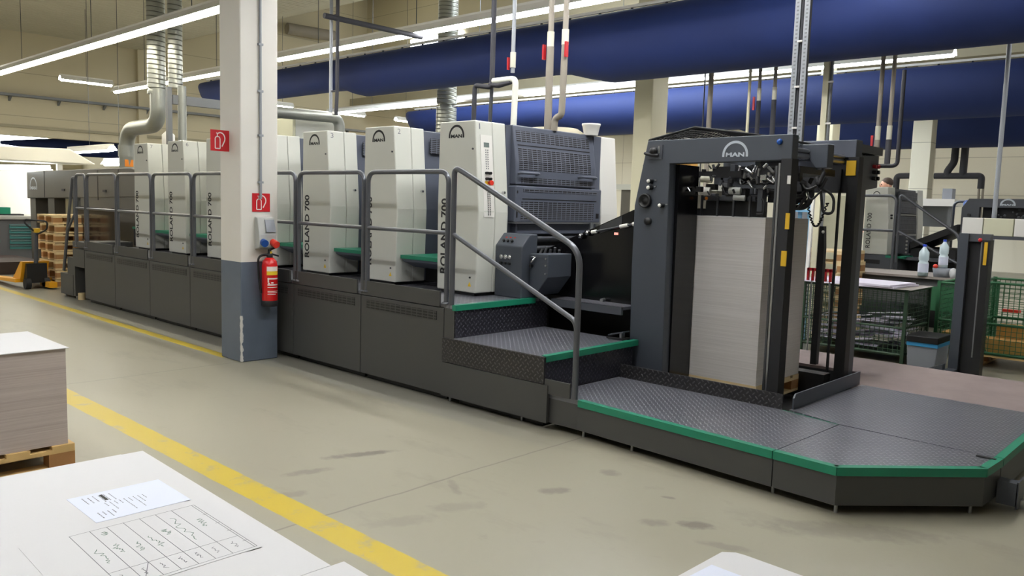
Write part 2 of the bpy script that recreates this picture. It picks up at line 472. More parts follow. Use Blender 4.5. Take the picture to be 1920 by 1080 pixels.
# ---------------------------------------------------------------- the hall
def hall():
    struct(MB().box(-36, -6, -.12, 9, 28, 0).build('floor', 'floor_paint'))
    # flat roof, a raised bay beyond the near column row, flat roof again
    struct(MB().box(-27, -6, 6.17, 9, 11.16, 6.3).build('ceiling', 'deck'))
    struct(MB().prism([(11.16, 6.17), (20.1, 9.5), (20.1, 9.65), (11.16, 6.32)], 'x', -27, 9).build('ceiling_slope', 'deck'))
    struct(MB().box(-27, 20.1, 5.6, 9, 20.3, 9.65).build('wall_clerestory', 'wall_tan'))
    struct(MB().box(-27, 20.3, 6.17, 9, 28, 6.3).build('ceiling_far', 'deck'))
    struct(MB().box(-27.3, -6, 3.19, -27, 28, 10).build('wall_left', 'wall_tan'))
    struct(MB().box(-27.0, -6, 3.42, -26.93, 28, 3.5).build('trim_1', 'beam_paint'))
    struct(MB().box(-27.0, 11.05, 3.19, -26.85, 11.3, 6.17).build('trim_2', 'wall_tan'))
    struct(MB().box(-27.3, 12.5, 0, -27, 28, 3.19).build('wall_left_low', 'wall_tan'))
    struct(MB().box(-36, 12.5, 0, -27.3, 12.7, 5).build('wall_annex_back', 'wall_tan'))
    struct(MB().box(-36.2, -6, 0, -36, 12.7, 5).build('wall_annex', 'wall_tan'))
    struct(MB().box(-36, -6, 4.9, -27.3, 12.7, 5).build('ceiling_annex', 'deck'))
    struct(MB().box(-36, 28, 0, 9, 28.2, 9.6).build('wall_back', 'wall_white'))
    struct(MB().box(9, -6, 0, 9.2, 28, 9.6).build('wall_right', 'wall_plain'))
    struct(MB().box(-36, -6.2, 0, 9, -6, 6.3).build('wall_front', 'wall_plain'))
    struct(MB().box(-27, 19.3, 5.0, 9, 19.55, 5.55).build('beam', 'beam_paint'))
    struct(MB().box(-35.98, 8.0, 3.25, -35.9, 11.2, 4.2).build('window_1', 'daylight'))
    struct(MB().box(-24.2, 20.02, 7.1, -21.4, 20.09, 7.62).build('window_2', 'daylight'))
    struct(MB().prism([(12.0, 6.47), (15.0, 7.585), (15.0, 7.56), (12.0, 6.445)], 'x', -16.3, -8).build('added_glow_panel', 'added_glow'))  # unseen glowing panel added under the slope to light end wall and duct
    # columns
    struct(MB().box(-7.65, 3.93, 0, -7.25, 4.33, 6.17).build('column', 'column_paint', bevel=.012))
    struct(MB().box(-7.96, 11.4, 0, -7.6, 11.86, 6.25).build('column', 'column_cream', bevel=.012))
    struct(MB().box(-7.62, 18.0, 0, -7.26, 18.4, 8.7).build('column', 'column_cream', bevel=.012))
    struct(MB().box(-6.85, 22.0, 0, -6.4, 22.4, 6.165).build('column', 'wall_white', bevel=.012))
hall()

# ---------------------------------------------------------------- fluorescent strips
def strip(name, label, p0, p1, z, runs=None, group=None, far=False, rods=3, roof=None, tube=None):
    """a light line from p0 to p1 (x, y); runs: lit stretches as fractions"""
    a, b = Vector((p0[0], p0[1], z)), Vector((p1[0], p1[1], z)); d = b-a; L = d.length; u = d/L
    s = Vector((-u.y, u.x, 0))
    t = thing(name, label, 'light', tuple((a+b)/2), group)
    def bar(mb, f0, f1, hw, z0, z1, hw2=None):
        hw2 = hw if hw2 is None else hw2
        q = []
        for f in (f0, f1):
            p = a+d*f
            q += [p-s*hw+Vector((0, 0, z0)), p+s*hw+Vector((0, 0, z0)), p+s*hw2+Vector((0, 0, z1)), p-s*hw2+Vector((0, 0, z1))]
        mb.add(q, [(0, 1, 2, 3), (7, 6, 5, 4), (0, 4, 5, 1), (1, 5, 6, 2), (2, 6, 7, 3), (3, 7, 4, 0)])
        return mb
    # folded reflector: two sloping wings and a flat back
    m = MB()
    for sg in (-1, 1):
        q = []
        for f in (0, 1):
            p = a+d*f
            q += [p+s*sg*.115+Vector((0, 0, -.03)), p+s*sg*.04+Vector((0, 0, .07)), p+s*sg*.036+Vector((0, 0, .062)), p+s*sg*.109+Vector((0, 0, -.033))]
        m.add(q, [(0, 1, 2, 3), (7, 6, 5, 4), (0, 4, 5, 1), (1, 5, 6, 2), (2, 6, 7, 3), (3, 7, 4, 0)])
    bar(m, 0, 1, .04, .06, .1)
    m.build('housing', 'white_paint', t)
    for f0, f1 in (runs or [(0, 1)]):
        m = MB(); p, q = a+d*f0, a+d*f1
        m.tube([p+u*.02+Vector((0, 0, -.012)), q-u*.02+Vector((0, 0, -.012))], .055, 10)
        m.build('tube', tube or ('tube_far' if far else 'tube'), t)
    for k in range(rods):
        p = a+d*((k+.5)/rods)
        MB().cyl(p+Vector((0, 0, .1)), (p.x, p.y, roof or 6.165 if p.y < 11.2 or p.y > 20 else 6.165+(p.y-11.16)*.372), .006, 6).build('suspension_rod', 'dark_steel', t)
strip('strip_light', 'long glowing strip light at upper left running behind the white column', (-19.6, 5.15), (-9.0, 5.15), 4.0, rods=3, tube='tube_warm')
strip('strip_light', 'strip light above the near side of the press, above the photo frame', (-8.9, 5.15), (-3.0, 5.15), 4.0, rods=2)
strip('strip_light', 'long glowing strip light right of the white column above the printing towers', (-12.75, 7.62), (-3.0, 7.62), 4.0, rods=4)
strip('strip_light', 'strip light left of the white column crossing the spiral duct', (-20.2, 7.78), (-13.6, 7.78), 4.0, rods=2, tube='tube_warm')
strip('strip_light', 'strip light below the big blue duct, running past the second column', (-19.4, 13.15), (-3.6, 13.15), 4.0, runs=[(0, .33), (.465, 1)], rods=4)
strip('strip_light', 'farthest strip light, seen below the second blue duct', (-22.5, 21.3), (-8.6, 21.3), 4.0, far=True, rods=3)
strip('strip_light', 'strip light above the pallet stacks in front of the press', (-16, .4), (0, .4), 4.0, rods=4)
strip('strip_light', 'added unseen cross strip light high above the feeder, brightening the tower sides', (-3.05, 2.0), (-3.05, 8.5), 4.6, rods=2, tube='tube_added')  # extra lamp put in to whiten the tower sides facing the feeder
strip('strip_light', 'added unseen cross strip light at the left of the hall', (-22.25, -4), (-22.25, 5.5), 4.4, far=True, rods=3)  # made-up lamp that lifts the tan end wall
strip('strip_light', 'added unseen strip light over the far right corner of the hall', (-6.5, 17.5), (7, 17.5), 4.0, rods=2)  # unseen lamp, put in to raise the light at the right back
strip('strip_light', 'added strip light hidden behind the farthest blue duct, brightening the white wall', (-12, 26.6), (7, 26.6), 4.7, rods=4, tube='tube_added_dim')  # invented lamp, tucked behind the duct to brighten the back wall
strip('strip_light', 'added unseen strip light over the cages at the right end', (-1.5, 10.4), (7, 10.4), 4.0, rods=2)  # unseen lamp added to light the goods in the background
for y0, y1, lb in ((7.25, 8.5, 'short cross strip light nearest the left edge, on the tan end wall'),
                   (13.1, 13.8, 'short cross strip light just right of the white column'),
                   (15.5, 16.5, 'short cross strip light touching the left tip of the long strip light'),
                   (17.8, 18.7, 'short cross strip light left of the second blue duct tip')):
    strip('strip_light', lb, (-22.25, y0), (-22.25, y1), 4.4, far=True, rods=1)
strip('strip_light', 'added cross strip light hidden behind the second blue duct, brightening the end wall', (-24, 20.6), (-24, 27.4), 4.4, far=True, rods=2)  # hidden lamp, there only to lighten the tan wall
strip('strip_light', 'upper short strip light in the annex behind the viewing hood', (-21.0, 7.0), (-18.4, 7.0), 2.56, far=True, rods=1)
strip('strip_light', 'lower short strip light in the annex beside the silver elbow duct', (-19.6, 7.3), (-18.0, 7.3), 2.28, far=True, rods=1)

# ---------------------------------------------------------------- blue fabric ducts
def fabric_duct(label, y, ztop, secs, rail=True):
    """secs: (x, radius) stations; every section hangs with its top on the rail"""
    t = thing('fabric_duct', label, 'duct', (0, y, ztop))
    m = MB(); n = 32; vs = []; fs = []
    for x, r in secs:
        for j in range(n):
            a = 2*PI*j/n
            vs.append((x, y+r*math.cos(a), ztop-r+r*math.sin(a)))
    for i in range(len(secs)-1):
        fs += [(i*n+j, i*n+(j+1) % n, (i+1)*n+(j+1) % n, (i+1)*n+j) for j in range(n)]
    m.add(vs, fs, True); m.build('fabric_tube', 'duct_fabric', t)
    x0, x1 = secs[0][0], secs[-1][0]
    MB().box(x0+.3, y-.02, ztop+.03, x1, y+.02, ztop+.07).build('hanging_rail', 'white_paint', t)
    h = MB(); x = x0+.5
    while x < min(x1, 0):
        h.box(x-.012, y-.015, ztop-.01, x+.012, y+.015, ztop+.05); x += .55
    h.build('hooks', 'soft_black', t)
fabric_duct('large blue fabric air duct hanging above the press, widest and nearest', 9.45, 4.32,
            [(-19.3, .02), (-19.22, .12), (-18.9, .24), (-18.4, .30), (-13.7, .30), (-13.3, .305), (-13.0, .35), (-12.7, .38), (-8.1, .38), (-7.75, .39), (-7.35, .44), (-7.0, .475), (5, .475)])
fabric_duct('second blue fabric air duct, hanging behind the cream second column', 16.05, 4.32,
            [(-19.45, .02), (-19.4, .15), (-19.1, .3), (-18.6, .38), (-13.9, .38), (-13.4, .40), (-12.8, .46), (-12.5, .48), (8, .48)])
fabric_duct('farthest blue fabric air duct, low above the white back wall', 24.6, 5.5,
            [(-24, .02), (-23.9, .5), (-23.4, .62), (-13, .62), (-12, .8), (-9, 1.0), (8, 1.0)])
m = MB().tube([(-28.6, 7.6, 3.04), (-28.6, 8.6, 3.06), (-28.6, 9.2, 3.02), (-28.6, 12.3, 3.02)], [.05, .16, .26, .28], 20)
tag(m.build('fabric_duct', 'duct_fabric'), 'dark blue duct in the annex seen below the tan end wall', 'duct')

# ---------------------------------------------------------------- the press: skirt cabinets and rails
def sx(k): return -4.84-1.12*k
NTH = ['nearest the steps', 'second from the steps', 'third from the steps, beside the white column', 'hidden behind the white column',
       'just left of the white column', 'second left of the white column', 'third left of the white column, at the delivery']
def skirts():
    for k in range(7):
        x1, x0 = sx(k), sx(k+1)
        t = thing('base_cabinet', 'dark vented base cabinet under the walkway, '+NTH[k], 'cabinet', ((x0+x1)/2, 4.6, 0), 'base cabinets under the walkway')
        MB().box(x0+.004, 4.40, .055, x1-.004, 5.5, .765).build('cabinet_body', 'skirt', t, .004)
        MB().box(x0+.02, 4.47, .0, x1-.02, 5.2, .055).build('plinth', 'black', t)
        MB().box(x0+.09, 4.396, .66, x1-.09, 4.402, .733).build('vent_grille', 'louvre_skirt', t)
        MB().box(x0+.002, 4.413, .772, x1-.002, 5.54, .80).build('walkway_plate', 'tread_top', t)
        MB().box(x0+.006, 4.394, .773, x1-.055, 4.412, .90).build('toe_board', 'toe', t)
        MB().box(x0+.012, 4.412, .80, x0+.02, 4.47, .9).build('toe_bracket', 'steel', t)
        MB().cyl((x0+.06, 4.5, 0), (x0+.06, 4.5, .05), .012, 8).build('levelling_foot', 'steel', t)
skirts()
def rail_frame(label, x0, x1, y=4.41, zt=1.865, zm=1.375, zb=.80, group='guard rail frames along the walkway'):
    t = thing('guard_rail', label, 'railing', ((x0+x1)/2, y, zb), group)
    MB().tube(fillet([(x0, y, zb), (x0, y, zt), (x1, y, zt), (x1, y, zb)], .1), .021, 12).build('hoop', 'rail', t)
    MB().cyl((x0, y, zm), (x1, y, zm), .018, 10).build('mid_bar', 'rail', t)
    for x in (x0, x1):
        MB().lathe([(.035, 0), (.035, .012), (.024, .016)], (x, y, zb), n=12).build('foot_flange', 'rail', t)
    return t
for k in range(7):
    rail_frame('grey guard rail frame on the walkway, '+['nearest the steps', 'second from the steps', 'third from the steps, right of the white column', 'partly hidden by the white column',
               'just left of the white column', 'second left of the white column', 'before the smoked delivery panels'][k], -4.80-1.112*(k+1)+.03, -4.80-1.112*k-.03)
rail_frame('narrowest grey guard rail frame, at the left end of the walkway', -12.99, -12.62)
def stair_rail(label, pts_top, pts_mid, rad=.12, group=None):
    t = thing('stair_rail', label, 'railing', pts_top[0], group)
    MB().tube(fillet(pts_top, rad, 8), .022, 12).build('handrail', 'rail', t)
    MB().tube(fillet(pts_mid, .06, 5), .019, 10).build('mid_bar', 'rail', t)
    return t
stair_rail('grey tubular stair rail sloping down beside the treadplate steps', [(-4.765, 4.41, .80), (-4.765, 4.41, 1.9), (-4.64, 4.41, 1.85), (-3.475, 4.41, 1.315), (-3.475, 4.41, .27)],
           [(-4.765, 4.41, 1.37), (-3.50, 4.41, .825), (-3.475, 4.41, .76)])
stair_rail('dark grey ladder rail leaning outwards at the left end of the press', [(-13.03, 4.41, .87), (-13.03, 4.41, 1.82), (-13.12, 4.41, 1.82), (-13.58, 4.41, .4)],
           [(-13.03, 4.41, 1.3), (-13.35, 4.41, 1.05), (-13.42, 4.41, .9)])

def steps():
    t = thing('stair_platform', 'dark treadplate steps with green nosings beside the guard rail', 'steps', (-4.2, 4.9, 0))
    MB().box(-4.838, 4.40, .77, -4.715, 5.54, .80).build('landing', 'tread_top', t)
    MB().box(-4.836, 4.40, .055, -4.72, 5.54, .77).build('landing_cheek', 'skirt', t)
    MB().box(-4.72, 4.405, .534, -4.712, 5.54, .77).build('upper_riser', 'tread_x', t)
    MB().box(-4.74, 4.395, .757, -4.70, 5.36, .803).build('nosing', 'green_edge', t)
    MB().box(-4.715, 4.385, .50, -3.755, 5.50, .534).build('middle_tread', 'tread_top', t)
    MB().box(-4.835, 4.38, .335, -3.74, 4.40, .53).build('side_plate', 'tread_y', t)
    MB().box(-4.835, 4.375, .055, -3.70, 4.40, .33).build('lower_side_panel', 'skirt', t)
    MB().box(-3.755, 4.40, .266, -3.745, 5.50, .50).build('lower_riser', 'tread_x', t)
    MB().box(-3.785, 4.40, .492, -3.735, 5.56, .538).build('nosing', 'green_edge', t)
    MB().box(-3.735, 4.385, .27, -3.50, 4.40, .375).build('toe_board', 'skirt', t)
    MB().box(-4.7, 4.46, 0, -3.8, 5.45, .48).build('inner_frame', 'black', t)
    for x in (-4.8, -4.0): MB().cyl((x, 4.45, 0), (x, 4.45, .06), .012, 8).build('levelling_foot', 'steel', t)
steps()
def platform():
    t = thing('feeder_platform', 'low treadplate platform with green edges around the paper feeder', 'platform', (-2.3, 5.2, 0))
    A = [(-3.735, 4.41), (-3.44, 4.41), (-1.963, 4.325), (-1.935, 5.215), (-2.345, 5.30), (-3.735, 5.30)]
    B = [(-1.957, 4.325), (-1.59, 4.305), (-1.015, 4.91), (-1.0, 5.195), (-1.929, 5.21)]
    Cc = [(-2.325, 5.345), (-1.932, 5.226), (-1.0, 5.205), (-1.0, 6.6), (-2.29, 6.6)]
    for P in (A, B, Cc):
        MB().prism(P, 'z', .235, .265).build('deck_plate', 'tread_top', t)
    def shrink(P, f=.02):
        cx = sum(p[0] for p in P)/len(P); cy = sum(p[1] for p in P)/len(P)
        return [(p[0]+(cx-p[0])*f, p[1]+(cy-p[1])*f) for p in P]
    MB().prism([(-3.735, 4.412), (-3.44, 4.412), (-1.963, 4.33), (-1.963, 5.2), (-3.735, 5.28)], 'z', .055, .234).build('skirt_panel', 'skirt', t)
    MB().prism([(-1.957, 4.33), (-1.59, 4.31), (-1.02, 4.912), (-1.005, 5.195), (-1.957, 5.2)], 'z', .055, .234).build('skirt_panel', 'skirt', t)
    MB().prism([(-2.32, 5.345), (-1.95, 5.23), (-1.005, 5.21), (-1.005, 6.59), (-2.285, 6.59)], 'z', .055, .234).build('skirt_panel', 'skirt', t)
    def edge(p, q, name='green_edge_strip'):
        p, q = Vector((p[0], p[1], 0)), Vector((q[0], q[1], 0)); u = (q-p).normalized(); n = Vector((u.y, -u.x, 0))
        m = MB(); c = []
        for e in (p, q):
            c += [e+n*.006+Vector((0, 0, .222)), e-n*.04+Vector((0, 0, .222)), e-n*.04+Vector((0, 0, .269)), e+n*.006+Vector((0, 0, .269))]
        m.add(c, [(0, 1, 2, 3), (7, 6, 5, 4), (0, 4, 5, 1), (1, 5, 6, 2), (2, 6, 7, 3), (3, 7, 4, 0)])
        m.build(name, 'green_edge', t)
    edge((-3.44, 4.41), (-1.963, 4.325)); edge((-1.957, 4.325), (-1.59, 4.305)); edge((-1.59, 4.305), (-1.015, 4.91))
    edge((-1.015, 4.91), (-1.0, 5.195)); edge((-1.0, 5.205), (-1.0, 6.6))
    MB().quad((-2.345, 5.30, .2665), (-1.935, 5.215, .2665), (-1.935, 5.203, .2665), (-2.345, 5.288, .2665)).build('green_line', 'green_edge', t)
    MB().box(-3.72, 5.30, .265, -2.36, 5.312, .372).build('guard_plate', 'tread_y', t)
    m = MB(); m.prism([(5.37, .265), (6.6, .265), (6.6, .37), (5.4, .37), (5.37, .34)], 'x', -2.318, -2.306); m.build('guard_plate', 'feeder_paint', t)
    MB().box(-1.12, 5.13, .267, -1.02, 5.155, .272).build('hinge', 'black', t)
    for x, y in ((-3.0, 4.45), (-1.98, 4.4), (-1.6, 4.36), (-1.08, 4.92), (-3.42, 4.46)):
        MB().cyl((x, y, 0), (x, y, .06), .011, 8).build('levelling_foot', 'steel', t)
    m = MB(); m.box(-1.0, 5.12, .03, -.9, 5.2, .16); m.box(-.905, 5.12, .015, -.895, 5.27, .17)
    m.build('drive_bracket', 'press_grey', t)
    MB().cyl((-.9, 5.22, 0), (-.9, 5.22, .05), .02, 10).build('levelling_foot', 'steel', t)
platform()
def brown():
    t = thing('operator_platform', 'low platform covered with worn brown matting behind the feeder', 'platform', (-1, 7.3, 0))
    P = [(-2.54, 6.63), (3.5, 6.63), (3.5, 7.95), (-3.6, 7.95), (-3.6, 7.22), (-2.54, 7.22)]
    MB().prism(P, 'z', .22, .245).build('mat_cover', 'brown_mat', t)
    MB().prism([(x, y) for x, y in P], 'z', 0, .219).build('base', 'soft_black', t)
brown()

# ---------------------------------------------------------------- printing units
Z0, Z1 = .83, 2.336
def tower_poly(x0, x1):
    return [(x0, Z0), (x1+.02, Z0), (x1+.037, 1.545), (x1-.032, Z1), (x0, Z1), (x0-.012, 1.6)]
def side_x(x1, z):
    return x1+.02+(z-Z0)/(1.545-Z0)*.017 if z < 1.545 else x1+.037-(z-1.545)/(Z1-1.545)*.069
UNIT_LABEL = ['first cream printing tower, numbered 1, with louvred front and control panel', 'cream printing tower numbered 2, behind the second guard rail frame', 'cream printing tower numbered 3, right of the white column',
              'cream printing tower mostly hidden behind the white column, only its side showing', 'cream printing tower just left of the white column, under the red flag sign',
              'cream printing tower numbered 6, second left of the white column', 'cream printing tower numbered 7, leftmost in the row']
def unit(k):
    x0 = -5.575-1.115*k; x1 = x0+.486; c = 'cream' if k < 2 else 'cream_warm'
    t = thing('printing_unit', UNIT_LABEL[k], 'printing unit', ((x0+x1)/2, 6, .80), 'seven cream printing towers of the press')
    tw = MB().prism(tower_poly(x0, x1), 'y', 4.97, 5.178).build('tower_cover', 'cream', t, .01)
    MB().prism(tower_poly(x0, x1), 'y', 5.182, 5.345).build('side_cover', 'cream', t, .008)
    MB().box(x0+.03, 5.0, .80, x1-.02, 6.98, Z0).build('plinth', 'black', t)
    MB().prism([(x0+.02, Z0), (x1-.03, Z0), (x1-.02, 1.545), (x1-.07, Z1-.012), (x0+.02, Z1-.012)], 'y', 5.345, 6.73).build('body', 'press_dark', t, .01)
    MB().prism(tower_poly(x0, x1), 'y', 6.735, 7.02).build('far_tower_cover', 'white_paint' if k == 0 else 'cream', t, .01)
    # lettering on the front face
    put = lambda u, v: (x0+.142-.09*v-.012, 4.9685, .975+.68*u)
    put_text(MB(), 'ROLAND 700', put, .028).build('lettering', 'ink_dark', t)
    man_logo(MB(), lambda u, v: (x0+.122+.2*u, 4.9685, 2.19+.115*v)).build('maker_logo', 'ink_dark', t)
    zz = 2.262
    put_text(MB(), str(k+1), lambda u, v: (side_x(x1, zz+.05*v)+.0015, 5.012+(.034 if k else .014)*u, zz+.05*v)).build('unit_number', 'ink', t)
    for z in (2.09, .965):
        MB().cyl((x1-.05, 4.972, z), (x1-.05, 4.962, z), .009, 10).build('latch', 'dark_steel', t)
    MB().cyl((x1+.02, 5.28, 1.72), (x1+.05, 5.28, 1.72), .012, 10).build('latch', 'chrome', t)
    m = MB(); m.prism([(x1-.075, .885), (x1-.035, .885), (x1-.055, .925)], 'y', 4.9675, 4.972); m.build('warning_label', 'warn_yellow', t)
    return t, x0, x1
U = [unit(k) for k in range(7)]
def press_base():
    t = thing('press_bed', 'black machine bed running under all the printing towers', 'machine bed', (-8.7, 6, 0))
    MB().box(-12.95, 5.58, 0, -5.1, 6.95, .77).build('bed', 'black', t)
press_base()
def footboards():
    for k in range(1, 7):
        t, x0, x1 = U[k]; xa, xb = x1+.035, U[k-1][1]-.012
        f = MB().prism([(5.03, 1.09), (5.04, 1.04), (5.2, .975), (5.55, .96), (5.55, 1.09)], 'x', xa, xb).build('footboard', 'press_dark', t, .01)
        sub(MB().box(xa, 5.02, 1.065, xb, 5.55, 1.1), 'green_tread', 'green_edge', f, t)
        MB().box(xa, 5.345, .83, xb, 6.7, .975).build('gear_cover', 'black', t)
        MB().box(xb-.25, 5.46, 1.1, xb-.02, 6.6, 1.42).build('inking_cover', 'soft_black', t, .01)
        MB().box(xb-.22, 5.44, 1.42, xb-.03, 6.6, 1.47).build('inking_step', 'black', t)
        MB().box(xb-.12, 5.38, 1.45, xb-.01, 6.65, 2.25).build('rear_panel', 'press_dark', t, .006)
        MB().box(x1-.03, 5.43, 2.1, x1-.022, 6.5, 2.25).build('louvre_panel', 'louvre_side', t)
footboards()
def unit1_front():
    t, x0, x1 = U[0]
    def sp(y0, y1, z0, z1, d, name, m, parent=None, bev=0):
        q = [(side_x(x1, z0), z0), (side_x(x1, z0)+d, z0), (side_x(x1, z1)+d, z1), (side_x(x1, z1), z1)]
        mb = MB().prism(q, 'y', y0, y1)
        return mb.build(name, m, t, bev) if parent is None else sub(mb, name, m, parent, t, bev)
    p = sp(5.02, 5.165, 1.79, 2.215, .004, 'control_panel', 'white_paint')
    sp(5.06, 5.125, 2.11, 2.15, .006, 'display', 'lcd', p)
    m = MB()
    for i, z in enumerate([2.08-.02*j for j in range(9)]):
        for y in (5.075, 5.10):
            x = side_x(x1, z)+.005; m.box(x, y, z, x+.003, y+.009, z+.009)
    sub(m, 'indicator_dots', 'ink', p, t)
    for y, z in ((5.075, 1.885), (5.115, 1.885), (5.075, 1.835), (5.115, 1.835)):
        x = side_x(x1, z)
        sub(MB().cyl((x, y, z), (x+.03, y, z), .013, 12), 'knob', 'black', p, t)
    x = side_x(x1, 1.795)
    sub(MB().box(x, 5.06, 1.785, x+.006, 5.13, 1.815), 'stop_plate', 'warn_yellow', p, t)
    sub(MB().lathe([(.012, 0), (.012, .03), (.022, .03), (.022, .05)], (x, 5.1, 1.80), 'x', 14), 'stop_button', 'red_bright', p, t)
    p2 = sp(5.035, 5.165, 1.50, 1.775, .004, 'key_panel', 'white_paint')
    m = MB()
    for i in range(15):
        z = 1.75-.016*i
        for y in (5.085, 5.108):
            x = side_x(x1, z)+.005; m.box(x, y, z-.009, x+.003, y+.008, z)
    sub(m, 'indicator_dots', 'ink_dark', p2, t)
    # louvred front covers on the +x side
    X = -5.045
    cv = MB().prism([(-5.16, 1.80), (X+.012, 1.80), (X+.004, 2.0), (X-.05, 2.335), (-5.16, 2.335)], 'y', 5.415, 6.60).build('louvred_cover', 'press_dark', t, .01)
    def cx(z): return X+.012-(z-1.8)/.2*.008 if z < 2 else X+.004-(z-2.0)/.335*.054
    def grille(y0, y1, z0, z1, name='louvre_panel', m='louvre_side', d=.002, fx=cx):
        q = [(fx(z0)-.004, z0), (fx(z0)+d, z0), (fx(z1)+d, z1), (fx(z1)-.004, z1)]
        sub(MB().prism(q, 'y', y0, y1), name, m, cv, t)
    grille(5.45, 6.52, 2.19, 2.288); grille(5.46, 6.52, 2.153, 2.162, 'slot', 'black'); grille(5.46, 6.52, 2.005, 2.135); grille(5.46, 6.52, 1.935, 2.0); grille(5.49, 6.54, 1.81, 1.865)
    for y in (5.45, 6.32):
        sub(MB().tube(fillet([(cx(1.9), y, 1.9), (cx(1.9)+.045, y, 1.905), (cx(1.9)+.045, y+.24, 1.905), (cx(1.9), y+.24, 1.9)], .02, 4), .013, 8), 'grab_handle', 'press_dark', cv, t)
    dx = lambda z: X+.03-(1.79-z)*.02
    dr = MB().prism([(-5.16, 1.46), (dx(1.46), 1.46), (dx(1.79), 1.79), (-5.16, 1.79)], 'y', 5.40, 6.68).build('louvred_door', 'press_dark', t, .012)
    def g2(y0, y1, z0, z1, name='louvre_panel', m='louvre_side'):
        q = [(dx(z0)-.004, z0), (dx(z0)+.002, z0), (dx(z1)+.002, z1), (dx(z1)-.004, z1)]
        sub(MB().prism(q, 'y', y0, y1), name, m, dr, t)
    g2(5.5, 6.6, 1.735, 1.765); g2(5.49, 6.6, 1.668, 1.675, 'slot', 'black'); g2(5.48, 6.56, 1.478, 1.648)
    g2(6.605, 6.65, 1.50, 1.55, 'latch_recess', 'black'); g2(5.415, 5.43, 1.72, 1.745, 'latch_recess', 'black'); g2(5.415, 5.435, 1.5, 1.57, 'latch_recess', 'black')
    MB().box(-5.16, 5.4, 1.445, X+.035, 6.68, 1.46).build('chrome_edge', 'steel', t)
    MB().box(-5.16, 5.46, 1.345, X-.005, 6.56, 1.445).build('lower_cover', 'press_dark', t, .01)
    MB().box(-5.16, 5.5, .83, X-.05, 6.72, 1.345).build('cylinder_recess', 'soft_black', t)
    m = MB()
    for i in range(4): m.cyl((-5.05, 5.6, 1.30-.09*i), (-5.05, 6.5, 1.30-.09*i), .03, 10)
    m.build('rollers', 'dark_steel', t)
    MB().box(-5.2, 5.35, Z0, -5.11, 5.42, Z1-.01).build('corner_strip', 'press_dark', t)
    MB().box(-5.17, 6.61, 1.46, -5.09, 6.735, Z1-.01).build('corner_strip', 'press_dark', t)
    MB().cyl((-5.0, 6.5, 1.34), (-4.99, 6.5, 1.46), .02, 10).build('bracket', 'steel', t)
unit1_front()
def coater():
    t = thing('coating_unit', 'dark grey unit with green footboard left of tower 7', 'printing unit', (-12.7, 5.6, .8))
    MB().prism([(-12.95, .83), (-12.30, .83), (-12.30, 1.79), (-12.36, 2.02), (-12.95, 2.02)], 'y', 5.3, 6.9).build('body', 'press_dark', t, .01)
    MB().box(-12.95, 5.2, 1.07, -12.3, 5.5, 1.1).build('green_tread', 'green_edge', t)
    MB().box(-12.95, 5.22, .81, -12.3, 5.5, 1.07).build('footboard', 'soft_black', t)
coater()
def delivery():
    t = thing('delivery_unit', 'grey-brown delivery hood with maker badge at the left end of the press', 'press delivery', (-16, 6, 0))
    MB().prism([(-18.82, 1.45), (-12.98, 1.56), (-12.98, 1.9), (-13.6, 2.03), (-15.8, 2.02), (-18.80, 1.99)], 'y', 5.45, 7.0).build('hood', 'delivery', t, .015)
    MB().box(-18.8, 5.5, 0, -18.46, 5.8, 1.46).build('leg', 'delivery', t)
    MB().box(-17.72, 5.5, 0, -17.36, 5.7, 1.48).build('leg', 'delivery', t)
    MB().box(-15.86, 5.46, 0, -12.98, 6.9, 1.55).build('chain_housing', 'delivery', t, .01)
    MB().box(-18.46, 6.2, 0, -15.86, 6.9, 1.47).build('pile_bay', 'black', t)
    man_logo(MB(), lambda u, v: (-18.62+.45*u, 5.447, 1.63+.25*v), .07).build('maker_logo', 'badge', t)
    for x in (-17.75, -15.0, -14.1): MB().box(x, 5.444, 1.48, x+.012, 5.452, 2.0).build('panel_joint', 'soft_black', t)
    for x in (-16.75, -14.75): MB().box(x, 5.435, 1.62, x+.14, 5.452, 1.66).build('handle', 'black', t)
    MB().box(-15.85, 5.45, 1.34, -12.98, 5.459, 1.352).build('panel_joint', 'soft_black', t)
    g = thing('machine_guard', 'smoked brown guard panel at the delivery, behind the narrow rail', 'panel', (-14.2, 5.1, .8))
    MB().box(-15.0, 5.10, .82, -13.25, 5.12, 1.33).build('pane', 'brown_glass', g)
    MB().box(-15.0, 5.095, .8, -13.25, 5.125, .82).build('bottom_rail', 'toe', g)
    c = thing('end_cabinet', 'narrow dark cabinet with open foot bay at the left end of the walkway', 'cabinet', (-12.92, 4.6, 0))
    m = MB().box(-13.15, 4.40, .5, -12.69, 5.1, .77); m.build('cabinet_body', 'skirt', c)
    MB().box(-13.15, 4.40, .05, -13.08, 5.1, .5).build('cheek', 'skirt', c)
    MB().box(-13.15, 4.40, .79, -12.69, 5.1, .875).build('toe_board', 'toe', c)
    MB().box(-13.08, 4.55, .02, -12.69, 5.1, .5).build('foot_bay', 'black', c)
    MB().cyl((-13.0, 4.46, 0), (-13.0, 4.46, .1), .05, 12).build('castor', 'wood_pale', c)
    s = thing('step_block', 'dark grey step block below the leaning ladder rail', 'steps', (-13.45, 4.6, 0))
    MB().box(-13.7, 4.40, .04, -13.17, 5.0, .36).build('lower_step', 'skirt', s)
    MB().box(-13.45, 4.42, .36, -13.17, 5.0, .62).build('upper_step', 'skirt', s)
    for x in (-13.66, -13.2): MB().cyl((x, 4.46, 0), (x, 4.46, .05), .015, 8).build('foot', 'steel', s)
delivery()

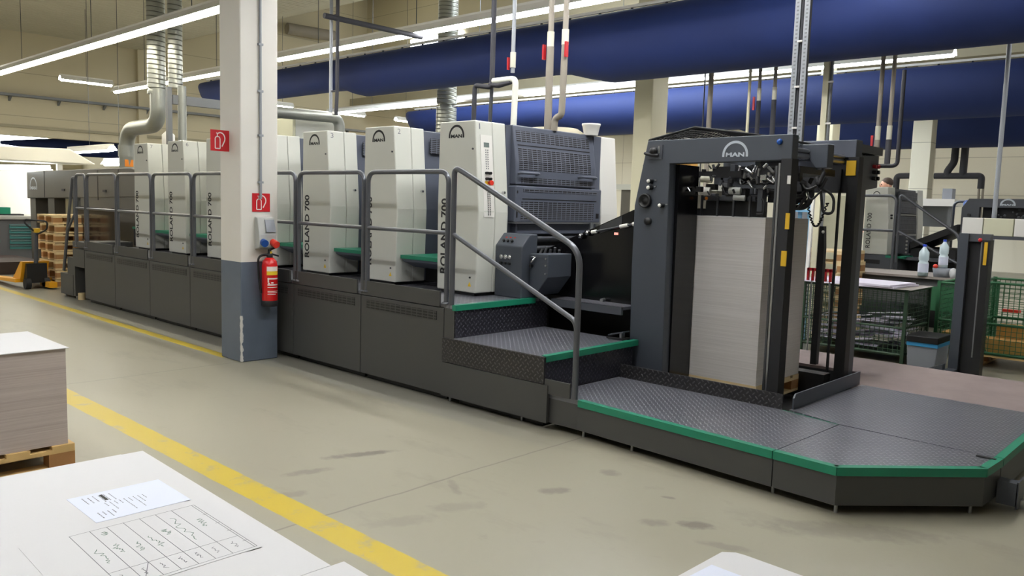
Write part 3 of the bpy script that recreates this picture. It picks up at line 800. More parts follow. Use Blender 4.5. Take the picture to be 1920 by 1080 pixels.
# ---------------------------------------------------------------- feedboard end of the first unit
def feed_console():
    t = thing('control_console', 'dark console with three pressure gauges and a sloped button top beside the steps', 'control box', (-4.9, 5.3, .8))
    b = MB().prism([(5.20, .80), (5.20, 1.255), (5.30, 1.362), (5.40, 1.362), (5.40, .80)], 'x', -5.06, -4.735).build('cabinet', 'feeder_paint', t, .01)
    for x in (-4.975, -4.925, -4.875):
        sub(MB().lathe([(.0001, 0), (.019, 0), (.021, -.012), (.0001, -.012)], (x, 5.198, 1.155), 'y', 16), 'gauge', 'chrome', b, t)
        sub(MB().lathe([(.013, 0), (.013, -.02)], (x, 5.198, 1.10), 'y', 12), 'gauge_knob', 'black', b, t)
        sub(MB().cyl((x-.01, 5.236, 1.29), (x-.01, 5.222, 1.305), .013, 12), 'button', 'black', b, t)
        sub(MB().box(x-.02, 5.262, 1.318, x, 5.268, 1.33), 'button_label', 'red_bright', b, t)
    p = thing('valve_cabinet', 'dark side cabinet with a chrome lever, right of the gauge console', 'control box', (-4.7, 5.5, .8))
    MB().prism([(-4.733, 1.195), (-4.52, 1.2), (-4.52, 1.0), (-4.66, .83), (-4.733, .86)], 'y', 5.30, 5.62).build('cabinet', 'feeder_paint', p, .008)
    MB().tube([(-4.70, 5.29, 1.165), (-4.655, 5.28, 1.165), (-4.69, 5.27, 1.12)], [.012, .012, .01], 8).build('lever', 'chrome', p)
    MB().cyl((-4.70, 5.30, 1.09), (-4.70, 5.27, 1.09), .014, 10).build('knob', 'black', p)
    for z in (1.16, 1.10, 1.03): MB().cyl((-4.545, 5.302, z), (-4.545, 5.292, z), .008, 8).build('screw', 'steel', p)
feed_console()
def feedboard():
    t = thing('feed_board', 'black inclined feed board climbing from the first tower to the paper feeder', 'feed board', (-4.4, 6.2, .8))
    MB().prism([(-4.985, 1.177), (-3.862, 1.632), (-3.862, 1.53), (-4.985, 1.08)], 'y', 5.72, 7.0).build('board', 'black', t)
    MB().prism([(-4.985, 1.178), (-3.862, 1.633), (-3.862, .8), (-4.985, .8)], 'y', 5.70, 5.72).build('side_panel', 'black_gloss', t)
    MB().cyl((-4.345, 5.67, 1.397), (-3.87, 5.67, 1.493), .009, 8).build('tie_rod', 'dark_steel', t)
    for f0, f1 in ((0, .1), (.62, .78), (.88, .97)):
        a = Vector((-4.345, 5.67, 1.397)); d = Vector((.485, 0, .098))
        MB().cyl(a+d*f0, a+d*f1, .017, 10).build('rod_sleeve', 'white_paint', t)
    for x in (-4.47, -4.395):
        z = 1.357+(x+4.47)*.42
        MB().lathe([(.0001, 0), (.026, 0), (.026, -.04), (.0001, -.04)], (x, 5.70, z+.0), 'y', 14).build('knob', 'black_gloss', t)
        MB().lathe([(.0001, 0), (.018, 0), (.018, -.004), (.0001, -.004)], (x, 5.658, z), 'y', 14).build('knob_cap', 'chrome', t)
    MB().box(-4.12, 5.69, 1.385, -4.085, 5.70, 1.405).build('pilot_lamp', 'red_lamp', t)
    MB().prism([(-4.28, 1.455), (-4.05, 1.548), (-4.05, 1.465), (-4.28, 1.39)], 'y', 5.695, 5.7).build('dust_film', 'dark_steel', t)
    m = MB()
    for i in range(5):
        m.cyl((-4.93+.05*i, 5.62+.02*i, 1.12), (-4.90+.05*i, 5.66, 1.22+.02*(i % 2)), .012, 8)
    m.box(-5.0, 5.6, 1.08, -4.72, 5.68, 1.12)
    m.build('side_lay', 'steel', t)
    s = thing('catwalk', 'dark treadplate shelf between the steps and the feeder', 'catwalk', (-4.2, 6, .7))
    MB().box(-4.62, 5.48, .775, -3.86, 7.0, .80).build('tread', 'tread_top', s)
    MB().box(-4.62, 5.475, .735, -3.86, 5.50, .80).build('front_edge', 'press_grey', s)
    MB().box(-5.0, 5.9, 0, -3.86, 7.0, .735).build('frame', 'black', s)
    w_ = MB().tube([(-4.19, 5.64, .815), (-4.225, 5.82, .815), (-4.235, 5.95, .82)], [.016, .016, .024], 8)
    w_.ball((-4.24, 6.0, .822), .028)
    tag(w_.build('wrench', 'steel'), 'small metal wrench lying on the treadplate shelf', 'tool')
    cl = thing('foot_pedal', 'small dark pedal at the corner of the middle step beside the feeder', 'pedal', (-3.87, 5.52, .535))
    MB().box(-3.96, 5.42, .538, -3.80, 5.53, .552).build('base', 'soft_black', cl)
    MB().prism([(-3.95, .56), (-3.80, .6), (-3.80, .612), (-3.95, .572)], 'y', 5.43, 5.52).build('treadle', 'press_grey', cl)
    MB().box(-3.85, 5.45, .552, -3.83, 5.5, .595).build('spring', 'steel', cl)
feedboard()

# ---------------------------------------------------------------- paper feeder
def feeder():
    t = thing('sheet_feeder', 'tall dark paper feeder portal with maker badge around the big sheet pile', 'feeder', (-3.2, 6.3, 0))
    outer = [(-3.825, 0), (-3.505, 0), (-3.532, 1.975), (-2.60, 1.99), (-2.53, 1.99), (-2.53, 2.172), (-3.745, 2.162), (-3.848, 1.64), (-3.85, 1.13)]
    fr = MB().prism(outer, 'y', 5.58, 5.68).build('side_frame', 'feeder_paint', t, .006)
    MB().box(-2.605, 5.578, 0, -2.525, 5.685, 2.0).build('upright', 'soft_black', t)
    MB().box(-2.655, 5.60, .1, -2.64, 5.63, 1.95).build('lift_chain', 'dark_steel', t)
    MB().box(-2.627, 5.585, .1, -2.612, 5.62, 1.97).build('chain_guide', 'steel', t)
    MB().box(-3.85, 5.68, .0, -3.50, 5.985, 1.975).build('inner_cheek', 'black_gloss', t)
    MB().box(-3.80, 5.68, 2.08, -3.72, 7.0, 2.16).build('cross_beam', 'feeder_paint', t)
    man_logo(sub_m := MB(), lambda u, v: (-3.075+.21*u, 5.5785, 2.02+.118*v), .09)
    sub(sub_m, 'maker_logo', 'badge', fr, t)
    sub(MB().ball((-2.625, 5.575, 2.12), .022, 10), 'blue_button', 'blue_socket', fr, t)
    # far side frame
    MB().box(-3.84, 7.0, 0, -3.52, 7.1, 2.16).build('upright', 'feeder_paint', t)
    MB().box(-2.675, 7.0, 0, -2.585, 7.1, 2.1).build('upright', 'black', t)
    MB().box(-2.62, 7.1, 0, -2.585, 7.2, 2.1).build('upright', 'press_grey', t)
    MB().box(-3.84, 7.0, 2.095, -2.615, 7.14, 2.245).build('side_beam', 'press_dark', t, .006)
    MB().box(-3.5, 7.06, 1.80, -2.675, 7.1, 2.095).build('rear_panel', 'soft_black', t)
    MB().box(-2.755, 7.03, .1, -2.74, 7.06, 2.0).build('lift_chain', 'black', t)
    MB().box(-2.685, 6.99, 1.945, -2.605, 7.0, 2.07).build('yellow_label', 'yellow_tag', t)
    MB().box(-2.545, 5.572, 1.50, -2.515, 5.58, 1.615).build('yellow_label', 'yellow_tag', t)
    MB().box(-2.56, 5.572, 1.235, -2.52, 5.58, 1.345).build('yellow_label', 'yellow_tag', t)
    MB().box(-2.55, 5.572, 1.82, -2.525, 5.58, 1.88).build('white_label', 'white_paint', t)
    # cross members with sliding carriage bracket
    MB().prism([(-2.86, 2.03), (-2.86, 2.155), (-2.56, 2.155), (-2.56, 1.97), (-2.65, 1.97), (-2.70, 2.03)], 'y', 6.28, 6.40).build('carriage_bracket', 'feeder_paint', t, .006)
    for z, r in ((2.10, .018), (2.06, .022)):
        MB().cyl((-2.72, 5.68, z), (-2.72, 7.0, z), r, 10).build('slide_rod', 'steel', t)
    MB().cyl((-2.61, 6.34, 1.97), (-2.61, 6.34, 1.86), .014, 8).build('hanger_rod', 'dark_steel', t)
    MB().box(-2.98, 6.5, 1.97, -2.72, 6.6, 2.05).build('motor_housing', 'press_dark', t, .01)
    MB().box(-2.99, 6.3, 1.90, -2.83, 6.45, 1.965).build('valve_block', 'bin_grey', t, .008)
    # controls on the near face
    for x, z in ((-3.69, 1.837), (-3.69, 1.785), (-3.575, 1.645)):
        k = MB().lathe([(.018, 0), (.018, -.05)], (x, 5.58, z), 'y', 12).build('knob', 'black', t)
        sub(MB().lathe([(.0001, -.05), (.016, -.05), (.014, -.056), (.0001, -.056)], (x, 5.58, z), 'y', 12), 'knob_cap', 'white_paint', k, t)
        sub(MB().box(x+.028, 5.572, z+.005, x+.045, 5.58, z+.015), 'knob_plate', 'steel', k, t)
    hw = MB().lathe([(.0001, -.02), (.018, -.02), (.024, -.012), (.042, -.012), (.047, -.03), (.055, -.03), (.058, -.01), (.055, 0), (.0001, 0)], (-3.735, 5.575, 1.68), 'y', 28).build('handwheel', 'black', t)
    MB().lathe([(.03, 0), (.03, -.03), (.0001, -.03)], (-3.70, 5.58, 1.515), 'y', 18).build('horn', 'black', t)
    sp_ = MB().box(-3.735, 5.57, 2.01, -3.60, 5.58, 2.125).build('socket_plate', 'press_grey', t)
    sub(MB().ball((-3.675, 5.56, 2.075), .034, 12), 'plug', 'black', sp_, t)
    sub(MB().tube(fillet([(-3.75, 5.55, 2.06), (-3.70, 5.54, 2.045), (-3.62, 5.55, 2.04)], .03), .012, 8), 'plug_cable', 'soft_black', sp_, t)
    sub(MB().cyl((-3.63, 5.575, 2.06), (-3.63, 5.575, 2.115), .011, 8), 'connector', 'steel', sp_, t)
    # lower drive box behind the pile
    MB().box(-3.5, 6.86, 0, -2.70, 7.0, .24).build('lift_drive_housing', 'black', t)
    MB().box(-3.5, 5.75, 0.0, -2.62, 6.98, .02).build('pit_floor', 'soft_black', t)
feeder()
def suction_head():
    t = thing('suction_head', 'black suction head full of valves and hoses above the sheet pile', 'suction head', (-3.3, 6.3, 1.7))
    MB().box(-3.5, 6.2, 1.93, -2.74, 6.9, 1.985).build('carrier_plate', 'black', t)
    MB().box(-3.5, 5.98, 1.885, -2.72, 6.03, 1.935).build('cross_rail', 'soft_black', t)
    MB().box(-3.2, 6.0, 1.80, -2.74, 6.04, 1.83).build('cross_rail', 'press_grey', t)
    for x, z, r, c in ((-3.46, 1.87, .026, 'insul'), (-3.47, 1.775, .034, 'white_paint'), (-3.2, 1.78, .03, 'grey_plastic'), (-3.16, 1.725, .022, 'grey_plastic')):
        MB().cyl((x, 5.95, z), (x+.09, 5.97, z-.004), r, 14).build('sleeve', c, t)
    Q = random.Random(17)
    for i in range(30):
        x = Q.uniform(-3.48, -2.66); y = Q.uniform(6.0, 6.45); z = Q.uniform(1.72, 1.95); a = Q.uniform(.02, .05); b_ = Q.uniform(.015, .05)
        MB().box(x-a, y-.03, z-b_, x+a, y+.03, z+b_).build('fitting', Q.choice(['black', 'soft_black', 'black', 'press_grey']), t, .004)
    for i in range(12):
        x = Q.uniform(-2.85, -2.6); y = Q.uniform(6.15, 6.35); z = Q.uniform(1.68, 1.9); d = Q.uniform(.05, .12)
        MB().tube(fillet([(x, y, z), (x+d*.4, y-.03, z-Q.uniform(.02, .08)), (x+d, y, z+Q.uniform(-.04, .06))], .04), Q.choice([.008, .012, .016]), 8).build('air_hose', Q.choice(['black', 'soft_black']), t)
    MB().box(-3.46, 6.3, 1.75, -3.2, 6.7, 1.93).build('drive_case', 'soft_black', t, .01)
    MB().box(-3.18, 6.25, 1.75, -2.98, 6.6, 1.90).build('valve_case', 'press_grey', t, .012)
    MB().box(-3.5, 6.05, 1.70, -3.02, 6.11, 1.735).build('blower_bar', 'press_grey', t)
    MB().box(-3.5, 6.12, 1.575, -2.98, 6.18, 1.70).build('sheet_stop', 'black', t)
    for x in (-3.49, -3.345, -3.2, -3.06):
        MB().box(x-.008, 6.03, 1.572, x+.008, 6.045, 1.74).build('separator_bar', 'dark_steel', t)
    R = random.Random(3)
    for i in range(34):
        x = R.uniform(-3.48, -2.70); y = R.uniform(5.80, 6.1); z = R.uniform(1.74, 1.96); s = R.uniform(.01, .024)
        c = R.choice(['chrome', 'soft_black', 'dark_steel', 'black', 'soft_black', 'press_grey'])
        if R.random() < .6: MB().cyl((x, y, z), (x+R.uniform(-.03, .03), y+R.uniform(-.02, .02), z+s*R.uniform(1.5, 3.)), s*.6, 10).build('valve', c, t)
        else: MB().box(x-s, y-s, z-s, x+s, y+s, z+s*.8).build('fitting', c, t, .004)
    for i in range(16):
        x = R.uniform(-3.08, -2.68); z = R.uniform(1.80, 1.96); y = R.uniform(5.78, 6.0)
        MB().cyl((x, y, z), (x+R.uniform(-.06, .06), y, z+R.uniform(.02, .06)), .012, 8).build('hose_coupling', R.choice(['steel', 'chrome']), t)
    for i in range(12):
        x = R.uniform(-3.45, -2.75); y = R.uniform(6.0, 6.2); z = R.uniform(1.75, 1.92); d = R.uniform(.08, .22)
        MB().tube(fillet([(x, y, z), (x+d*.3, y-.04, z+R.uniform(-.1, .08)), (x+d, y+.03, z+R.uniform(-.08, .05))], .05), R.choice([.007, .009, .012]), 8).build('air_hose', R.choice(['black', 'soft_black', 'soft_black', 'pipe_taupe']), t)
    for x, z in ((-2.86, 1.885), (-3.43, 1.715)): MB().ball((x, 6.0, z), .014, 8).build('yellow_cap', 'orange', t)
    for x, z0, z1 in ((-2.70, 1.575, 1.72), (-2.655, 1.575, 1.71)):
        MB().cyl((x, 5.9, z0), (x, 5.9, z1), .014, 8).build('white_sleeve', 'white_paint', t)
    MB().tube(fillet([(-3.02, 6.05, 1.72), (-2.93, 6.02, 1.72), (-2.92, 6.0, 1.60), (-2.98, 6.0, 1.60)], .05), .009, 8).build('air_hose', 'black', t)
    MB().tube(fillet([(-2.72, 6.2, 1.86), (-2.62, 6.2, 1.80), (-2.66, 6.2, 1.66), (-2.80, 6.2, 1.66)], .08, 8), .022, 10).build('air_hose', 'soft_black', t)
    MB().box(-2.99, 6.02, 1.62, -2.95, 6.1, 1.9).build('guide_post', 'press_grey', t)
suction_head()
def loops():
    c = MB().tube(fillet([(-2.655, 6.36, 1.86), (-2.63, 6.36, 1.80), (-2.60, 6.36, 1.62), (-2.52, 6.36, 1.62), (-2.52, 6.36, 1.76), (-2.625, 6.36, 1.82)], .06, 8), .011, 8)
    tag(c.build('cable', 'soft_black'), 'looped grey-black cable hanging from the feeder carriage bracket', 'cable')
    pts = []
    for i in range(90):
        a = i/89; base = Vector((-2.79+.17*a, 6.5, 1.70-.34*math.sin(PI*min(1, a*1.05))*.55))
        pts.append(base+Vector((.008*math.cos(i*1.3), .008*math.sin(i*1.3), 0)))
    tag(MB().tube(pts, .006, 6).build('spiral_cable', 'black'), 'thin coiled black cable sagging below the feeder carriage', 'cable')
loops()
def feeder_top():
    g = thing('mesh_guard', 'peaked black wire mesh guard lying on top of the feeder portal', 'guard', (-3.3, 6.0, 2.17))
    m = MB()
    def pt(u, v):
        x = -3.78+1.0*u; y = 5.65+.9*v
        h = .105*(1-abs(u-.42)/.58 if u > .42 else u/.42)*(1-.4*abs(v-.4))
        return Vector((x, y, 2.172+max(0, h)))
    n = 22
    for i in range(n+1):
        m.tube([pt(i/n, v/6) for v in range(7)], .0045, 5); m.tube([pt(v/8, i/n) for v in range(9)], .0045, 5)
    m.build('wire_mesh', 'black', g)
    MB().tube([pt(0, 0), pt(.42, 0), pt(1, 0), pt(1, 1), pt(.42, 1), pt(0, 1)], .009, 6, True).build('rim', 'soft_black', g)
    b = thing('wire_basket', 'small white wire basket at the left end of the feeder top', 'basket', (-3.72, 5.8, 2.16))
    m = MB()
    for i in range(8): m.cyl((-3.78+.03*i, 5.9, 2.165), (-3.78+.03*i, 5.9, 2.235-.005*i), .003, 5)
    m.tube([(-3.78, 5.9, 2.235), (-3.55, 5.9, 2.195)], .004, 6); m.tube([(-3.78, 6.1, 2.235), (-3.78, 5.9, 2.235)], .004, 6)
    m.build('wires', 'white_paint', b)
feeder_top()
def pendant():
    t = thing('control_box', 'grey control box with red and black push buttons at the right of the feeder', 'control box', (-2.66, 7.4, 1.8))
    b = MB().prism([(7.22, 1.815), (7.69, 1.865), (7.66, 2.15), (7.20, 2.13)], 'x', -2.80, -2.66).build('case', 'press_grey', t, .006)
    MB().box(-3.0, 7.16, 2.155, -2.655, 7.75, 2.225).build('terminal_cover', 'dark_steel', t)
    for i, (z, c) in enumerate(((2.05, 'red'), (2.00, 'black'), (1.945, 'black'))):
        q = sub(MB().cyl((-2.66, 7.60, z), (-2.62, 7.60, z), .018, 12), 'push_button', c, b, t)
        sub(MB().cyl((-2.66, 7.545, z), (-2.63, 7.545, z), .016, 12), 'push_button', c, b, t)
    m = MB()
    for i in range(8): m.box(-2.659, 7.28+.03*(i % 2), 1.90+.025*(i//2), -2.656, 7.295+.03*(i % 2), 1.915+.025*(i//2))
    sub(m, 'button_labels', 'grey_plastic', b, t)
    for i in range(6): MB().cyl((-2.72, 7.30+.07*i, 2.15), (-2.69, 7.31+.07*i, 2.19), .02, 10).build('connector', 'black' if i else 'chrome', t)
    MB().tube(fillet([(-2.70, 7.62, 2.06), (-2.50, 7.68, 2.06), (-2.50, 7.68, 2.30), (-2.50, 7.68, 2.9)], .05), .018, 8).build('conduit', 'insul_dark', t)
    MB().box(-2.80, 7.10, 1.95, -2.68, 7.22, 2.0).build('mounting_arm', 'press_grey', t)
pendant()

# ---------------------------------------------------------------- pallets and paper piles
def pallet(loc, w=.8, d=1.2, label='', group=None, wood='wood', rz=0, skew=0):
    """boards run along x (length w); returns the thing; z from 0 to .144"""
    t = thing('pallet', label, 'pallet', (0, 0, 0), group)
    for i in range(5):
        y = -d/2+(d-.12)*i/4
        MB().box(-w/2, y, .122, w/2, y+.12, .144).build('deck_board', wood, t)
    for x in (-w/2, -.05, w/2-.1):
        MB().box(x, -d/2, .1, x+.1, d/2, .122).build('stringer_board', wood, t)
        MB().box(x, -d/2, 0, x+.1, d/2, .022).build('bottom_board', wood, t)
        for y in (-d/2, -.07, d/2-.14):
            MB().box(x, y, .022, x+.1, y+.14, .1).build('block', 'wood_dark', t)
    t.location = loc; t.rotation_euler = (0, 0, rz)
    return t
def stack_block(name, label, poly, z0, z1, edge='paper_edge', top='paper', group=None, lip=0.):
    cx = sum(p[0] for p in poly)/len(poly); cy = sum(p[1] for p in poly)/len(poly)
    t = thing(name, label, 'paper stack', (cx, cy, z0), group)
    MB().prism(poly, 'z', z0, z1-.004).build('sheets', edge, t)
    q = [(x+(x-cx)*lip, y+(y-cy)*lip) for x, y in poly]
    MB().prism(q, 'z', z1-.004, z1).build('cover_sheet', top, t)
    return t
# pile in the feeder
pallet((-3.225, 6.40, .085), .66, .8, 'pale wooden pallet carrying the tall sheet pile in the feeder', wood='wood_pale')
stack_block('sheet_pile', 'tall pile of pale grey sheets standing inside the paper feeder', [(-3.555, 6.0), (-2.90, 6.0), (-2.90, 6.80), (-3.555, 6.80)], .23, 1.572, 'paper_edge', 'paper')
# left pile
pallet((-5.41, 1.14, 0), .74, 1.06, 'wooden pallet under the paper stack at the left edge', wood='wood')
stack_block('paper_stack', 'tall stack of white sheets at the left edge with an overhanging top sheet', [(-5.78, .62), (-5.06, .62), (-5.06, 1.64), (-5.78, 1.64)], .145, .715, 'paper_edge_brown', 'paper', lip=.03)
tag(MB().box(-5.47, 1.17, .716, -5.40, 1.32, .742).build('paper_block', 'warn_yellow'), 'small pale yellow block lying on the left paper stack', 'block')
tag(MB().add([(-5.35, 1.05, .7155), (-5.08, 1.05, .7155), (-5.1, 1.3, .7155), (-5.3, 1.36, .72)], [(0, 1, 2, 3)]).build('loose_sheet', 'paper'), 'loose white sheet corner on top of the left paper stack', 'paper')
# big foreground stack
BA = math.radians(-2.)
def bg(u, v): return (-2.42+u*math.cos(BA)+v*math.sin(BA), .99+u*math.sin(BA)-v*math.cos(BA))
pallet((bg(.52, .37)[0], bg(.52, .37)[1], 0), 1.02, .74, 'wooden pallet beneath the large foreground paper stack', rz=BA)
stack_block('paper_stack', 'large white paper stack in the left foreground with two notes on top', [bg(0, 0), bg(1.033, 0), bg(1.033, .8), bg(0, .8)], .145, .85, 'paper_edge_white', 'paper')
def notes():
    zt = .8515
    c = thing('delivery_note', 'bluish white printed note lying upper left on the foreground stack', 'paper', (-2.0, .8, zt))
    A = [(-2.142, .687), (-2.138, .915), (-1.938, .911), (-1.941, .685)]
    P = lambda u, v, dz=.0006: (A[0][0]*(1-u)*(1-v)+A[3][0]*u*(1-v)+A[1][0]*(1-u)*v+A[2][0]*u*v, A[0][1]*(1-u)*(1-v)+A[3][1]*u*(1-v)+A[1][1]*(1-u)*v+A[2][1]*u*v, zt+dz)
    b = MB(); b.add([P(0, 0, 0), P(1, 0, 0), P(1, 1, 0), P(0, 1, 0), P(0, 0, .0005), P(1, 0, .0005), P(1, 1, .0005), P(0, 1, .0005)], [(3, 2, 1, 0), (4, 5, 6, 7), (0, 1, 5, 4), (1, 2, 6, 5), (2, 3, 7, 6), (3, 0, 4, 7)])
    b.build('sheet', 'paper_blue', c)
    R = random.Random(5); m = MB()
    def row(v, u0, u1, h):
        u = u0
        while u < u1:
            w_ = R.uniform(.012, .04); m.quad(P(u, v), P(u+w_, v), P(u+w_, v+h), P(u, v+h)); u += w_+.012
    for i in range(6): row(.12+.055*i, .1+.02*(i % 2), .28+.1*R.random(), .012)
    for i in range(9): row(.26+.05*i, .42, .55+.3*R.random(), .01)
    for i in range(4): row(.1+.05*i, .7, .8+.12*R.random(), .012)
    m.build('printing', 'ink', c)
    m = MB(); m.quad(P(.1, .30), P(.34, .30), P(.34, .335), P(.1, .335)); m.build('printed_heading', 'ink_dark', c)
    # big form: landscape sheet, table ruled in ink, handwriting in green
    f = thing('job_ticket', 'large ruled form with handwriting lying on the foreground stack', 'paper', (-1.75, .7, zt))
    B = [(-1.91, .515), (-1.908, .905), (-1.565, .895), (-1.568, .505)]
    Q = lambda u, v, dz=.0008: (B[0][0]*(1-u)*(1-v)+B[3][0]*u*(1-v)+B[1][0]*(1-u)*v+B[2][0]*u*v, B[0][1]*(1-u)*(1-v)+B[3][1]*u*(1-v)+B[1][1]*(1-u)*v+B[2][1]*u*v, zt+dz)
    b = MB(); b.add([Q(0, 0, 0), Q(1, 0, 0), Q(1, 1, 0), Q(0, 1, 0), Q(0, 0, .0006), Q(1, 0, .0006), Q(1, 1, .0006), Q(0, 1, .0006)], [(3, 2, 1, 0), (4, 5, 6, 7), (0, 1, 5, 4), (1, 2, 6, 5), (2, 3, 7, 6), (3, 0, 4, 7)])
    b.build('sheet', 'paper', f)
    m = MB()
    def line(u0, v0, u1, v1, w_=.0016):
        p, q = Vector(Q(u0, v0)), Vector(Q(u1, v1)); n = (q-p).cross(Vector((0, 0, 1))).normalized()*w_*.5
        m.quad(p-n, q-n, q+n, p+n)
    for v in (.25, .36, .455, .55, .645, .74, .84, .97, .985): line(.03, v, .97, v)
    line(.03, .25, .03, .985); line(.97, .25, .97, .985); line(.74, .25, .74, .97); line(.74, .455, .97, .36)
    for u in (.25, .45, .62, .84): line(u, .955, u, .985)
    m.build('ruling', 'ink', f)
    m = MB()
    def scrawl(u0, v0, u1, amp, nn):
        p = None
        for i in range(nn+1):
            a = i/nn; q = (u0+(u1-u0)*a, v0+R.uniform(-amp, amp))
            if p: line(p[0], p[1], q[0], q[1], .0016)
            p = q
    for u0, v, u1 in ((.35, .30, .6), (.34, .40, .5), (.1, .41, .16), (.4, .5, .55), (.36, .6, .58), (.32, .69, .42), (.16, .78, .62), (.3, .9, .45)):
        m = MB(); scrawl(u0, v, u1, .024, 16); m.build('handwritten_entry', 'ink_green', f)
    for v in (.29, .40, .5, .6, .69, .79, .9):
        m = MB(); scrawl(.8, v, .9, .012, 10); m.build('printed_entry', 'ink', f)
    m = MB()
    def fold(P0, P1):
        p, q = Vector((P0[0], P0[1], .8512)), Vector((P1[0], P1[1], .8512)); n = (q-p).cross(Vector((0, 0, 1))).normalized()*.0012
        m.quad(p-n, q-n, q+n, p+n)
    o = tag(MB().prism([bg(.0, .062), bg(1.033, .105), bg(1.033, .79), bg(.005, .79)], 'z', .8502, .8512).build('cover_sheet', 'paper'), 'plain white sheet covering most of the foreground stack top', 'paper')
notes()
stack_block('paper_stack', 'white paper stack just right of the large foreground stack, only its corner showing', [(-1.345, .957), (-.90, .942), (-.93, .15), (-1.37, .165)], .145, .872, 'paper_edge_white', 'paper')
pallet((-1.135, .55, 0), .44, .78, 'wooden pallet under the corner stack right of the large foreground stack')
RS = [(-.845, 1.632), (-.822, 1.652), (-.80, 1.655), (-.12, 1.63), (-.15, .62), (-.87, .645)]
stack_block('paper_stack', 'white paper stack at the bottom right of the photo with a bluish sheet on top', RS, .145, .85, 'paper_edge_white', 'paper')
pallet((-.49, 1.14, 0), .68, 1.0, 'wooden pallet under the bottom right paper stack')
tag(MB().prism([(-.845, 1.2), (-.825, 1.55), (-.40, 1.535), (-.42, 1.18)], 'z', .8505, .8525).build('sheet', 'paper_blue'), 'bluish white sheet on the bottom right paper stack', 'paper')

# ---------------------------------------------------------------- on the white column
def extinguisher_sign(mb_fn, plane, name, label):
    t = thing('fire_extinguisher_sign', label, 'sign', mb_fn(.5, 0))
    n = Vector(plane)
    def P(u, v, d=0): return Vector(mb_fn(u, v))+n*d
    vs = [P(u, v, d) for d in (0, .004) for u, v in ((0, 0), (1, 0), (1, 1), (0, 1))]
    MB().add(vs, [(3, 2, 1, 0), (4, 5, 6, 7), (0, 1, 5, 4), (1, 2, 6, 5), (2, 3, 7, 6), (3, 0, 4, 7)]).build('sign_plate', 'sign_red', t)
    m = MB()
    def ribbon(pts, w_):
        for (a, b) in zip(pts[:-1], pts[1:]):
            d = Vector((b[0]-a[0], b[1]-a[1])); k = Vector((-d.y, d.x)).normalized()*w_/2
            m.add([P(a[0]-k.x, a[1]-k.y, .0055), P(b[0]-k.x, b[1]-k.y, .0055), P(b[0]+k.x, b[1]+k.y, .0055), P(a[0]+k.x, a[1]+k.y, .0055)], [(0, 1, 2, 3)])
    # white outline pictogram: bottle, nozzle and curved hose
    ribbon([(.24, .12), (.24, .60), (.30, .68), (.44, .68), (.50, .60), (.50, .12), (.24, .12)], .05)
    ribbon([(.36, .68), (.36, .82), (.30, .86)], .05)
    ribbon([(.36, .78)]+[(.52+.24*math.cos(a), .60+.28*math.sin(a)) for a in [2.3-.3*i for i in range(11)]]+[(.60, .22)], .06)
    m.build('pictogram', 'sign_white', t)
extinguisher_sign(lambda u, v: (-7.456, 3.735+.19*u, 2.045+.2*v), (1, 0, 0), 'flag', 'red flag sign with fire extinguisher symbol jutting from the left of the column')
extinguisher_sign(lambda u, v: (-7.248, 4.05+.19*u, 1.475+.178*v), (1, 0, 0), 'wall', 'red fire extinguisher sign flat on the column above the socket box')
